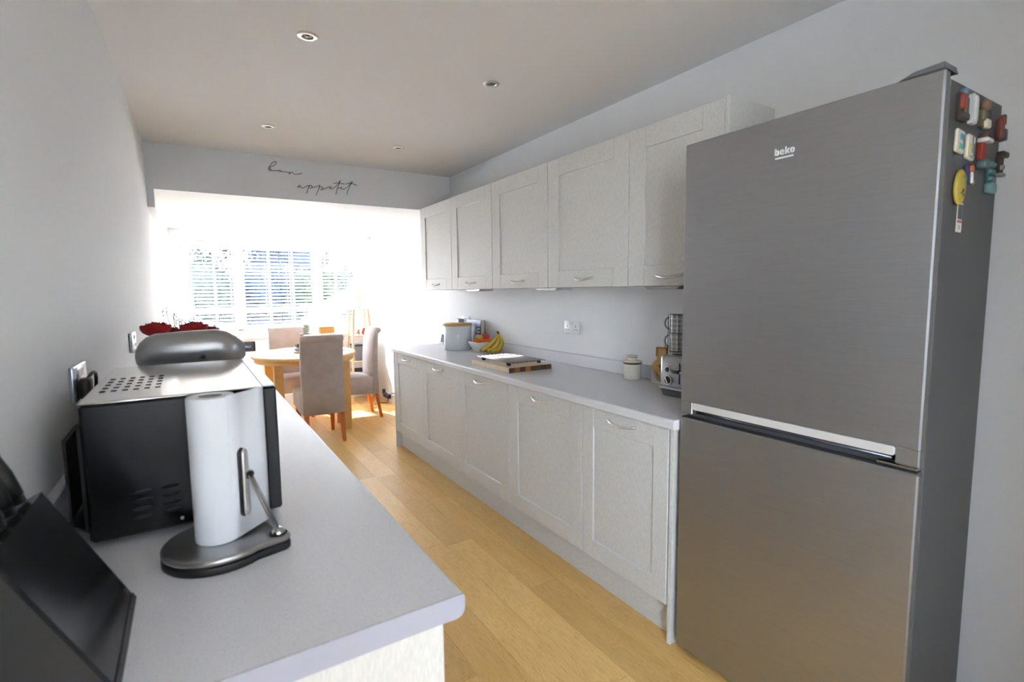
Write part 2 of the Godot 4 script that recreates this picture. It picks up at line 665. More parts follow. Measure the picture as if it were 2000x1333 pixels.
# ---------------------------------------------------------------- outdoors, seen through the blinds
func outside() -> void:
	var n := noise(8, 0.5, 3)
	var gi := Image.create(128, 128, false, Image.FORMAT_RGB8)
	for y in 128:
		for x in 128:
			var g := 0.82 + 0.16 * n.get_noise_2d(x, y)
			gi.set_pixel(x, y, Color(g, g, g))
	var tar := mat("driveway", C(176, 174, 172), 0.9)
	tar.albedo_texture = tex(gi)
	tri_map(tar, Vector3(0.7, 0.7, 0.7), true)
	struct("ground", MB.new().box(Vector3(0, -0.28, -22), Vector3(60, 0.2, 30)), tar)
	struct("patio", MB.new().box(Vector3(0, -0.28, 3), Vector3(60, 0.2, 20)), mat("patio", C(128, 124, 118), 0.95))
	# shrubs and trees: crowns of many small leaf clusters round a lumpy core
	var kinds := [mat("leaf_dark", C(30, 44, 38), 0.8, 0.0, 0.15), mat("leaf_mid", C(42, 62, 38), 0.8, 0.0, 0.15), mat("leaf_blue", C(32, 46, 64), 0.8, 0.0, 0.15)]
	var bark := mat("bark", C(96, 82, 70), 0.9)
	var spots := [
		[-2.2, -24.0, 2.2, 5.6, 0, "tall dark tree beyond the left window light", "garden_tree"],
		[3.4, -25.0, 2.4, 6.2, 2, "grey-green tree beyond the middle window light", "garden_tree"],
		[9.0, -24.5, 2.4, 5.6, 1, "mid-green tree beyond the floor lamp", "garden_tree"],
		[0.25, -14.5, 0.72, 2.7, 0, "dense dark shrub seen through the left window light", "garden_shrub"],
		[1.75, -15.0, 0.66, 2.9, 2, "blue-green shrub seen through the left part of the middle window light", "garden_shrub"],
		[3.1, -14.6, 0.62, 2.2, 1, "mid-green shrub seen through the right part of the middle window light", "garden_shrub"],
		[4.5, -14.9, 0.7, 2.8, 0, "dark shrub seen through the window light behind the lamp", "garden_shrub"]]
	var rng := RandomNumberGenerator.new()
	rng.seed = 5
	for s in spots:
		var tree: bool = s[6] == "garden_tree"
		var t := thing(s[6], s[5], "tree" if tree else "shrub", Vector3(s[0], -0.18, s[1]), 0, "trees across the road" if tree else "shrubs across the road")
		part("trunk", MB.new().smooth().tube([Vector3.ZERO, Vector3(0.05, s[3] * 0.3, 0), Vector3(0, s[3] * 0.6, 0)], [0.16, 0.12, 0.06], 8), bark, t)
		var mid := Vector3(0, s[3] * (0.62 if tree else 0.54), 0)
		var half := Vector3(s[2], s[3] * (0.38 if tree else 0.46), s[2])
		var cr := MB.new()
		for k in 9:
			var d := Vector3(rng.randfn(), rng.randfn(), rng.randfn()).normalized() * 0.42
			cr.ball(mid + d * half, half * 0.46, 10)
		var lf: float = 0.22 if tree else 0.075
		for k in (500 if tree else 900):
			var d := Vector3(rng.randfn(), rng.randfn(), rng.randfn()).normalized() * pow(rng.randf(), 0.3)
			var p := mid + d * half
			var q := Basis.from_euler(Vector3(rng.randf() * TAU, rng.randf() * TAU, 0)) * lf
			for j in 3:
				var a := Basis(q.y.normalized(), TAU * j / 3.0) * q
				cr.tri(p, p + a.x * 1.3 + a.z * 0.5, p + a.x * 0.9 - a.z * 0.6)
				cr.tri(p, p + a.x * 0.9 - a.z * 0.6, p + a.x * 1.3 + a.z * 0.5)
		var co := part("crown", cr, kinds[s[4]], t)
		co.set_meta("kind", "stuff")
	var hb := MB.new()
	for k in 1200:
		var p := Vector3(-8 + 18 * rng.randf(), 2.35 * pow(rng.randf(), 0.6), -16.4 - 0.5 * rng.randf())
		var q := Basis.from_euler(Vector3(rng.randf() * TAU, rng.randf() * TAU, 0)) * 0.16
		hb.tri(p, p + q.x + q.z * 0.5, p + q.x * 0.8 - q.z * 0.6)
		hb.tri(p, p + q.x * 0.8 - q.z * 0.6, p + q.x + q.z * 0.5)
	hb.box(Vector3(1, 1.1, -16.85), Vector3(18, 2.25, 0.6), 0.1)
	var he := one("hedge", hb, kinds[0], "tall dark hedge along the far side of the drive", "hedge", Vector3(0, -0.18, 0))
	he.set_meta("kind", "stuff")
	# two parked cars
	var car_spots := [[-0.9, -9.6, C(34, 48, 84), "parked blue car seen low through the left window light"], [3.9, -10.2, C(46, 52, 76), "parked grey-blue car seen low through the middle and right window lights"]]
	for s in car_spots:
		var c := thing("parked_car", s[3], "car", Vector3(s[0], -0.18, s[1]), 0, "cars parked outside the window")
		var paint := mat("paint_%d" % int(s[0] * 10), s[2], 0.5, 0.0, 0.2)
		var side := poly("-2.0,0.35 2.0,0.35 2.05,0.72 1.95,0.98 1.1,1.1 0.55,1.56 -1.2,1.62 -1.85,1.2 -2.02,1.05 -2.08,0.6")
		part("car_body", MB.new().prism(side, -0.82, 0.82, 0.08), paint, c)
		var glz := poly("0.98,1.12 0.52,1.5 -1.15,1.55 -1.6,1.15")
		part("car_window", MB.new().prism(glz, -0.83, 0.83, 0.0), mat("car_glass", C(20, 24, 36), 0.6, 0.0, 0.2), c)
		for wx in [-1.3, 1.3]:
			for wz in [-0.74, 0.74]:
				var wh := part("wheel", MB.new().at(T(Vector3.ZERO, PI / 2)).lathe([Vector2(0, -0.1), Vector2(0.26, -0.1), Vector2(0.31, -0.06), Vector2(0.31, 0.06), Vector2(0.26, 0.1), Vector2(0, 0.1)], 20), M("black_matt"), c, Vector3(wx, 0.31, wz))

# ---------------------------------------------------------------- kitchen units
const ZS := [-4.345, -3.722, -3.078, -2.434, -1.789, -1.283]
const ORD := ["farthest from the fridge", "second from the dining end", "third from the dining end", "second from the fridge", "nearest the fridge"]

# a shaker door: recessed panel with stiles and rails; it faces -x, origin at the middle of its front
func shaker(parent: Node, w: float, h: float, top_rail: float, bottom_rail: float, stile: float, at: Vector3, handle_y: float, handle_w: float) -> void:
	var t := 0.02
	var d := part("door", MB.new().box(Vector3(0.0135, 0, 0), Vector3(0.011, h - 0.02, w - 0.02)), M("cabinet"), parent, at)
	for s in [-1, 1]:
		part("stile", MB.new().box(Vector3(t / 2, 0, s * (w / 2 - stile / 2)), Vector3(t, h, stile), 0.0018), M("cabinet"), d)
	var rw := w - stile * 2 - 0.0008
	part("rail", MB.new().box(Vector3(t / 2, h / 2 - top_rail / 2, 0), Vector3(t, top_rail, rw), 0.0018), M("cabinet_rail"), d)
	part("rail", MB.new().box(Vector3(t / 2, -h / 2 + bottom_rail / 2, 0), Vector3(t, bottom_rail, rw), 0.0018), M("cabinet_rail"), d)
	var pts := []
	for k in 13:
		var u := k / 12.0 * 2.0 - 1.0
		pts.append(Vector3(-0.026 * (1.0 - u * u) - 0.001, -0.010 * (1.0 - u * u), u * handle_w / 2))
	var rr := []
	for k in 13: rr.append(0.0064 if k in [0, 12] else 0.0056)
	part("handle", MB.new().smooth().tube(pts, rr, 8), M("nickel"), d, Vector3(0, handle_y, 0))

func kitchen_right() -> void:
	for i in 5:
		var z0: float = ZS[i]
		var z1: float = ZS[i + 1]
		var w := z1 - z0
		var zc := (z0 + z1) / 2
		var b := thing("base_cabinet", "pale grey shaker base cabinet under the right worktop, " + ORD[i], "cabinet", Vector3(1.5, 0.15, zc), 0, "base cabinets on the right")
		part("body", MB.new().box(Vector3(0.305, 0.3545, 0), Vector3(0.506, 0.709, w - 0.001)), M("cabinet"), b)
		shaker(b, w - 0.004, 0.706, 0.09, 0.087, 0.092 if i < 4 else 0.075, Vector3(0, 0.354, 0), 0.3185, 0.165)
		var u := thing("wall_cabinet", "pale grey shaker wall cabinet on the right wall, " + ORD[i], "cabinet", Vector3(1.78, 1.395, zc), 0, "wall cabinets on the right")
		part("body", MB.new().box(Vector3(0.172, 0.3565, 0), Vector3(0.252, 0.713, w - 0.001)), M("cabinet"), u)
		shaker(u, w - 0.004, 0.713, 0.093, 0.093, 0.1, Vector3(0, 0.3565, 0), -0.31, 0.15)
		if i == 4:
			part("end_panel", MB.new().box(Vector3(0.149, 0.357, w / 2 + 0.010), Vector3(0.298, 0.716, 0.018), 0.001), M("cabinet"), u)
	one("cabinet_end_panel", MB.new().box(Vector3(1.78, 0.43, -1.268), Vector3(0.56, 0.858, 0.018), 0.001), M("cabinet"), "pale grey upright end panel between the base cabinets and the fridge", "panel")
	one("cabinet_end_panel", MB.new().box(Vector3(1.78, 0.43, -4.358), Vector3(0.56, 0.858, 0.018), 0.001), M("cabinet"), "pale grey upright end panel closing the base cabinets at the dining end", "panel")
	one("plinth", MB.new().box(Vector3(1.558, 0.073, -2.813), Vector3(0.016, 0.146, 3.066), 0.001), M("cabinet_rail"), "long pale plinth board under the right base cabinets", "plinth")
	# worktop with a rounded front edge, and its upstand
	var wt := thing("worktop", "long pale grey worktop on the right with low upstand, fruit and toaster on it", "worktop", Vector3(0, 0, 0))
	var pr := PackedVector2Array()
	pr.append(Vector2(XR - 0.001, 0.861))
	pr.append(Vector2(XR - 0.001, WT))
	for k in 7:
		var a := PI / 2 + PI / 2 * k / 6.0
		pr.append(Vector2(1.475 + 0.012 + 0.012 * cos(a), WT - 0.012 + 0.012 * sin(a)))
	for k in 5:
		var a := PI + PI / 2 * k / 4.0
		pr.append(Vector2(1.475 + 0.006 + 0.006 * cos(a), 0.861 + 0.006 + 0.006 * sin(a)))
	part("top", MB.new().prism(pr, -4.37, -1.243), M("worktop"), wt)
	part("upstand", MB.new().box(Vector3(XR - 0.0105, WT + 0.0375, -2.8065), Vector3(0.019, 0.074, 3.126), 0.003), M("worktop"), wt)
	# lights under the wall cabinets
	for k in 3:
		var z: float = [-3.48, -2.53, -1.635][k]
		var l := thing("cabinet_light", "slim metal light fitting under the wall cabinets, " + ["nearest the bread bin", "above the steel rack", "nearest the fridge"][k], "light", Vector3(1.9, 1.393, z), 0, "lights under the wall cabinets")
		part("housing", MB.new().at(T(Vector3.ZERO, 0, PI / 2)).prism(poly("-0.11,0 0.11,0 0.085,-0.013 -0.085,-0.013"), -0.06, 0.06, 0.002), M("steel"), l)
		part("diffuser", MB.new().box(Vector3(0, -0.0138, 0), Vector3(0.07, 0.002, 0.12), 0.0005), M("white_plastic"), l)

func kitchen_left() -> void:
	for i in 4:
		var z1 := -0.74 - 0.6 * i
		var b := thing("base_cabinet", "pale grey base cabinet under the left worktop, " + ["nearest the worktop end", "second from the worktop end", "third from the worktop end", "at the dining end"][i], "cabinet", Vector3(0.315, 0.15, z1 - 0.3), PI, "base cabinets on the left")
		part("body", MB.new().box(Vector3(0.28, 0.354, 0), Vector3(0.52, 0.708, 0.598)), M("cabinet"), b)
		shaker(b, 0.596, 0.706, 0.09, 0.087, 0.09, Vector3(0, 0.354, 0), 0.3185, 0.165)
	one("cabinet_end_panel", MB.new().box(Vector3(0.035, 0.43, -0.728), Vector3(0.56, 0.858, 0.018), 0.001), M("cabinet"), "pale grey end panel under the near end of the left worktop", "panel")
	one("plinth", MB.new().box(Vector3(0.262, 0.073, -1.94), Vector3(0.016, 0.146, 2.4), 0.001), M("cabinet_rail"), "plinth board under the left base cabinets", "plinth")
	var wt := thing("worktop", "pale grey left worktop with microwave, its cut end near the camera", "worktop")
	var ends := []
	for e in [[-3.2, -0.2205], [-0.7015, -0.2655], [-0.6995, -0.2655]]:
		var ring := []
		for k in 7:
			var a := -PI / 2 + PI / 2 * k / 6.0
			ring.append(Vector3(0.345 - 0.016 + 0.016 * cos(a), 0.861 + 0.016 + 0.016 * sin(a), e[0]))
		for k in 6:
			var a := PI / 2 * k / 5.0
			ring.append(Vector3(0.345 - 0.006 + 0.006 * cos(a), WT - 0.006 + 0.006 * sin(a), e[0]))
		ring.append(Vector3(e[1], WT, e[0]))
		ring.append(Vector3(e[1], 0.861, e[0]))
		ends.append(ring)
	part("top", MB.new().loft([ends[0], ends[1]]), M("worktop"), wt)
	part("shaded_end_strip", MB.new().loft([ends[1], ends[2]]), mat("shaded_end_strip", C(170, 172, 186), 0.45), wt)  # strip colour darkened to carry the shade on the end face
	var up := plan("-0.2218,-3.2 -0.263,-0.70 -0.243,-0.70 -0.2045,-3.2", WT + 0.0003, 1.0, 0.003)
	part("upstand", up, M("worktop"), wt)

# ---------------------------------------------------------------- fridge
func fridge() -> void:
	var fi := Image.create(64, 512, false, Image.FORMAT_RGB8)
	var n := noise(31, 1.0, 2)
	for y in 512:
		for x in 64:
			var g := 0.955 + 0.03 * n.get_noise_3d(cos(x / 64.0 * TAU) * 0.7, sin(x / 64.0 * TAU) * 0.7, y * 0.5)
			fi.set_pixel(x, y, Color(g, g, g))
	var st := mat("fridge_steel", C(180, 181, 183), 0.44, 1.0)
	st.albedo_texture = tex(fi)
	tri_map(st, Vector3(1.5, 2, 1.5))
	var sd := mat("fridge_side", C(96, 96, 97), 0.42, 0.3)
	var f := thing("fridge_freezer", "tall grey brushed steel fridge freezer with magnets on its side", "fridge", Vector3(1.5, 0, -0.87))
	var w := 0.728
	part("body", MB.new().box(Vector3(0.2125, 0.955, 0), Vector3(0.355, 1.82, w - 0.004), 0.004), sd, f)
	part("kick_board", MB.new().box(Vector3(0.06, 0.03, 0), Vector3(0.02, 0.05, w - 0.03)), M("black_matt"), f)
	for s in [-1, 1]:
		part("foot", MB.new().box(Vector3(0.2, 0.023, s * 0.3), Vector3(0.3, 0.045, 0.04)), M("black_matt"), f)
	# lower door with a sloping dark top edge
	var lo := part("lower_door", MB.new().at(Transform3D(Basis(), Vector3.ZERO)).box(Vector3(0.0155, 0.47, 0), Vector3(0.031, 0.886, w), 0.004), st, f)
	part("door_top_cap", MB.new().box(Vector3(0.0175, 0.9155, 0), Vector3(0.025, 0.004, w - 0.01), 0.001), mat("cap_dark", C(66, 68, 72), 0.25, 0.5), lo)
	# upper door, cut away for the handle pocket
	var y0 := 0.93
	var y1 := 1.878
	var up := MB.new()
	var pk := 0.973
	up.box(Vector3(0.0155, (pk + y1) / 2, 0), Vector3(0.031, y1 - pk, w), 0.004)
	up.box(Vector3(0.0155, (y0 + pk + 0.003) / 2, -w / 2 + 0.026), Vector3(0.031, pk + 0.003 - y0, 0.052), 0.003)
	up.box(Vector3(0.0155, (y0 + pk + 0.003) / 2, w / 2 - 0.026), Vector3(0.031, pk + 0.003 - y0, 0.052), 0.003)
	var ud := part("upper_door", up, st, f)
	part("handle_pocket", MB.new().box(Vector3(0.0275, (y0 + pk) / 2, 0), Vector3(0.006, pk - y0 - 0.002, w - 0.1)), mat("pocket_dark", C(40, 42, 46), 0.22, 0.4), ud)
	var hp := MB.new().at(T(Vector3(0.0005, 0.961, 0), 0, -PI / 2, 0)).prism(rrect(w - 0.106, 0.024, 0.007, 4), -0.008, 0.0015, 0.001)
	part("handle_strip", hp, mat("handle_alu", C(232, 229, 224), 0.35, 0.35), ud)
	part("pocket_lip", MB.new().smooth().tube([Vector3(0.017, 0.94, -0.3), Vector3(0.017, 0.94, 0.3)], 0.006, 10), mat("pocket_lip", C(86, 92, 104), 0.2, 0.6), ud)
	part("hinge", MB.new().box(Vector3(0.016, 0.924, w / 2 - 0.05), Vector3(0.024, 0.006, 0.09), 0.001), M("chrome"), f)
	part("hinge_cover", MB.new().at(T(Vector3(0.05, 1.868, w / 2 - 0.036), 0, PI / 2, 0)).prism(poly("-0.034,0.012 0.06,0.012 0.03,0.024 -0.030,0.028"), -0.045, 0.03, 0.003), mat("hinge_grey", C(105, 106, 108), 0.5), f)
	# maker's name
	var tm := TextMesh.new()
	var sf := SystemFont.new()
	sf.font_names = PackedStringArray(["Droid Sans"])
	sf.font_weight = 700
	tm.font = sf
	tm.text = "beko"
	tm.font_size = 64
	tm.pixel_size = 0.00041
	tm.depth = 0.0016
	var white := mat("badge", C(236, 236, 236), 0.3)
	var lg := put("badge", tm, white, ud, Vector3(-0.0008, 1.7785, -0.0095))
	lg.rotation.y = -PI / 2
	part("badge_bar", MB.new().box(Vector3(-0.0008, 1.7605, -0.0095), Vector3(0.0016, 0.0042, 0.054)), white, ud)
	magnets()

func magnets() -> void:
	var zf := -0.508
	# plaque magnets: x, y, width, height, thickness, tilt, base colour, then relief pieces [dx, dy, w, h, depth, colour]
	var red := C(150, 52, 38)
	var list := [
		["red and brown house-front fridge magnet with a blue ball on top", 1.598, 1.806, 0.06, 0.07, 0.014, 0.0, C(70, 60, 52), [[-0.014, 0.012, 0.026, 0.04, 0.012, red], [0.012, 0.0, 0.018, 0.05, 0.010, C(92, 84, 60)], [0.0, -0.024, 0.05, 0.018, 0.013, C(60, 52, 48)], [0.0, 0.038, 0.016, 0.016, 0.012, C(88, 132, 160)]]],
		["plain silver-white slab fridge magnet near the top edge", 1.662, 1.812, 0.034, 0.078, 0.02, 0.0, C(196, 196, 198), [[0.002, 0.0, 0.026, 0.068, 0.004, C(216, 214, 214)]]],
		["seated brown and cream figure fridge magnet", 1.742, 1.803, 0.06, 0.05, 0.014, 0.0, C(98, 92, 66), [[0.0, 0.035, 0.024, 0.026, 0.014, C(150, 112, 86)], [0.008, -0.014, 0.036, 0.024, 0.014, C(226, 220, 196)], [-0.018, 0.006, 0.016, 0.03, 0.010, C(120, 108, 84)], [0.02, 0.006, 0.014, 0.03, 0.010, C(44, 42, 40)]]],
		["dark red and brown ornate fridge magnet at the wall side", 1.868, 1.793, 0.055, 0.06, 0.014, 0.0, C(92, 52, 46), [[-0.012, 0.006, 0.014, 0.06, 0.012, C(128, 60, 46)], [0.008, 0.03, 0.016, 0.03, 0.010, C(104, 74, 50)], [0.014, -0.012, 0.024, 0.034, 0.014, C(74, 66, 84)]]],
		["small white tag fridge magnet between the figure and the red kiosk", 1.778, 1.752, 0.012, 0.022, 0.006, 0.2, C(206, 200, 198), []],
		["cream tile fridge magnet with turquoise and blue shapes", 1.602, 1.728, 0.062, 0.06, 0.01, -0.06, C(222, 214, 196), [[0.006, 0.012, 0.03, 0.016, 0.004, C(92, 150, 176)], [0.004, -0.012, 0.036, 0.014, 0.004, C(96, 180, 186)], [-0.014, -0.018, 0.014, 0.010, 0.003, C(226, 178, 110)], [0.02, 0.0, 0.014, 0.03, 0.003, C(150, 120, 120)]]],
		["cream tile fridge magnet with a grey landmark and yellow dots", 1.668, 1.722, 0.058, 0.066, 0.012, -0.06, C(232, 226, 206), [[0.004, 0.008, 0.008, 0.045, 0.004, C(130, 130, 128)], [-0.012, -0.006, 0.008, 0.03, 0.004, C(200, 178, 84)], [0.016, -0.004, 0.008, 0.036, 0.004, C(110, 118, 124)], [0.002, -0.024, 0.03, 0.008, 0.004, C(150, 158, 150)]]],
		["red kiosk fridge magnet with a white roof on a teal base", 1.744, 1.722, 0.044, 0.05, 0.018, 0.0, red, [[0.0, 0.028, 0.052, 0.012, 0.022, C(226, 220, 218)], [0.0, 0.04, 0.028, 0.014, 0.016, C(110, 72, 54)], [0.0, -0.036, 0.044, 0.024, 0.018, C(84, 104, 108)], [0.008, -0.004, 0.012, 0.026, 0.004, C(120, 34, 28)]]],
		["teal ribbed fridge magnet with a shell-shaped foot", 1.812, 1.678, 0.04, 0.06, 0.014, 0.0, C(62, 102, 104), [[0.0, 0.02, 0.036, 0.012, 0.012, C(92, 132, 132)], [0.0, 0.0, 0.036, 0.012, 0.012, C(86, 126, 126)], [0.0, -0.02, 0.036, 0.012, 0.012, C(90, 128, 128)], [0.006, -0.045, 0.052, 0.03, 0.014, C(122, 160, 158)]]],
		["dark brown figure fridge magnet with a pointed hat", 1.884, 1.706, 0.044, 0.05, 0.014, 0.0, C(58, 44, 40), [[0.006, 0.028, 0.054, 0.016, 0.016, C(64, 36, 32)], [-0.004, -0.01, 0.016, 0.014, 0.014, C(150, 142, 134)], [0.002, -0.03, 0.034, 0.010, 0.014, C(132, 136, 132)]]],
		["navy blue fridge magnet with an orange and white bird", 1.668, 1.656, 0.048, 0.058, 0.012, 0.12, C(38, 52, 92), [[0.010, 0.016, 0.016, 0.016, 0.012, C(196, 98, 60)], [0.010, -0.008, 0.006, 0.03, 0.010, C(226, 222, 214)], [0.022, -0.022, 0.014, 0.012, 0.010, C(132, 118, 80)]]],
	]
	for e in list:
		var cap := e[3] as float
		var t := thing("fridge_magnet", e[0], "magnet", Vector3(e[1], e[2], zf), 0, "magnets on the fridge side")
		t.rotation.z = e[6]
		var bm := mat("mag_" + str(e[7]), e[7], 0.5)
		part("plaque", MB.new().prism(rrect(e[3] * 0.82, e[4] * 0.92, minf(e[3], e[4]) * 0.12, 3), 0.0, e[5] * 0.65, 0.002), bm, t)
		var k := 0
		for r in e[8]:
			var d: float = e[5]
			part("relief", MB.new().smooth(k).prism(rrect(r[2] * 0.85, r[3] * 0.92, minf(r[2], r[3]) * 0.3, 4), 0.001, d * 0.65 + r[4] * 0.5, 0.002), mat("mag_" + str(r[5]), r[5], 0.45), t, Vector3(r[0] * 0.85, r[1] * 0.92, 0))
			k += 1
	# oval yellow magnet with a sprig, over a strip of photographs
	var ov := thing("fridge_magnet", "oval yellow lemon-coloured fridge magnet with green sprig holding a photo strip", "magnet", Vector3(1.612, 1.62, zf + 0.0025), 0, "magnets on the fridge side")
	ov.rotation.z = -0.12
	part("disc", MB.new().smooth().prism(ellipse(0.03, 0.043, 28), 0.0, 0.009, 0.003), mat("mag_yellow", C(196, 172, 78), 0.45), ov)
	for d in [[0.012, 0.022, 0.02, 0.016, C(140, 152, 62)], [0.01, -0.006, 0.009, 0.009, C(70, 78, 60)], [0.002, -0.014, 0.007, 0.007, C(66, 74, 58)], [0.014, -0.016, 0.008, 0.008, C(62, 70, 54)]]:
		part("motif", MB.new().smooth().prism(ellipse(d[2] / 2, d[3] / 2, 12), 0.006, 0.0105, 0.001), mat("mag_" + str(d[4]), d[4], 0.5), ov, Vector3(d[0], d[1], 0))
	var ps := thing("photo_strip", "white strip of small grey photos hanging under the yellow magnet", "photo strip", Vector3(1.645, 1.57, zf + 0.0006))
	ps.rotation.z = -0.03
	part("paper", MB.new().box(Vector3(0, 0, 0), Vector3(0.034, 0.112, 0.0008)), mat("paper", C(224, 218, 208), 0.6), ps)
	for k in 2:
		part("photo", MB.new().box(Vector3(0.001, 0.034 - 0.04 * k, 0.0006), Vector3(0.027, 0.036, 0.0006)), mat("photo_grey%d" % k, [C(98, 98, 104), C(80, 82, 84)][k], 0.4), ps)
	part("red_print", MB.new().box(Vector3(0.001, -0.03, 0.0006), Vector3(0.027, 0.006, 0.0006)), mat("print_red", C(190, 90, 84), 0.6), ps)
	part("print", MB.new().box(Vector3(0.003, -0.044, 0.0006), Vector3(0.006, 0.010, 0.0006)), mat("print_grey", C(150, 144, 138), 0.6), ps)

# ---------------------------------------------------------------- dining end
func make_chair() -> Node3D:
	var t := thing("dining_chair", "", "chair", Vector3.ZERO, 0, "upholstered dining chairs round the table")
	var fm := M("chair_fabric")
	var w := 0.375
	# origin on the floor under the middle of the seat; faces -z, back at +z
	var back := poly("0.175,0.27 0.165,0.50 0.172,0.68 0.186,0.84 0.205,0.93 0.218,0.972 0.232,0.99 0.252,0.998 0.272,0.993 0.284,0.978 0.284,0.958 0.272,0.944 0.258,0.938 0.25,0.92 0.244,0.84 0.238,0.68 0.236,0.5 0.24,0.27")
	part("backrest", MB.new().at(Transform3D(Basis(Vector3(0, 0, 1), Vector3(0, 1, 0), Vector3(-1, 0, 0)), Vector3.ZERO)).smooth(1).prism(back, -w / 2, w / 2, 0.010), fm, t)
	var seat := poly("-0.225,0.30 0.172,0.27 0.172,0.462 0.1,0.474 -0.05,0.484 -0.19,0.478 -0.222,0.462 -0.232,0.44 -0.232,0.31")
	part("seat", MB.new().at(Transform3D(Basis(Vector3(0, 0, 1), Vector3(0, 1, 0), Vector3(-1, 0, 0)), Vector3.ZERO)).smooth(1).prism(seat, -w / 2 - 0.008, w / 2 + 0.008, 0.012), fm, t)
	for sx in [-1, 1]:
		for sz in [-1, 1]:
			var p := Vector3(sx * (w / 2 - 0.032), 0.285, 0.205 if sz > 0 else -0.19)
			var q := Vector3(sx * (w / 2 - 0.026), 0.0, 0.262 if sz > 0 else -0.2)
			var rings := []
			for e in [[q, 0.014], [p, 0.0215]]:
				var c: Vector3 = e[0]
				var h: float = e[1]
				rings.append([c + Vector3(-h, 0, h), c + Vector3(h, 0, h), c + Vector3(h, 0, -h), c + Vector3(-h, 0, -h)])
			part("leg", MB.new().loft(rings), M("leg_wood"), t)
	part("seam", MB.new().at(T(Vector3(0, 0, 0))).box(Vector3(0, 0.925, 0.2475), Vector3(w - 0.018, 0.003, 0.006)), mat("seam", C(150, 136, 126), 0.9), t)
	return t

func place(o: Node3D, p: Vector3, turn: float, label: String) -> void:
	o.position = p
	o.rotation.y = turn
	o.set_meta("label", label)

func copy(o: Node3D) -> Node3D:
	var c: Node3D = o.duplicate()
	var base := String(o.name)
	c.name = numbered(base)
	add_child(c)
	return c

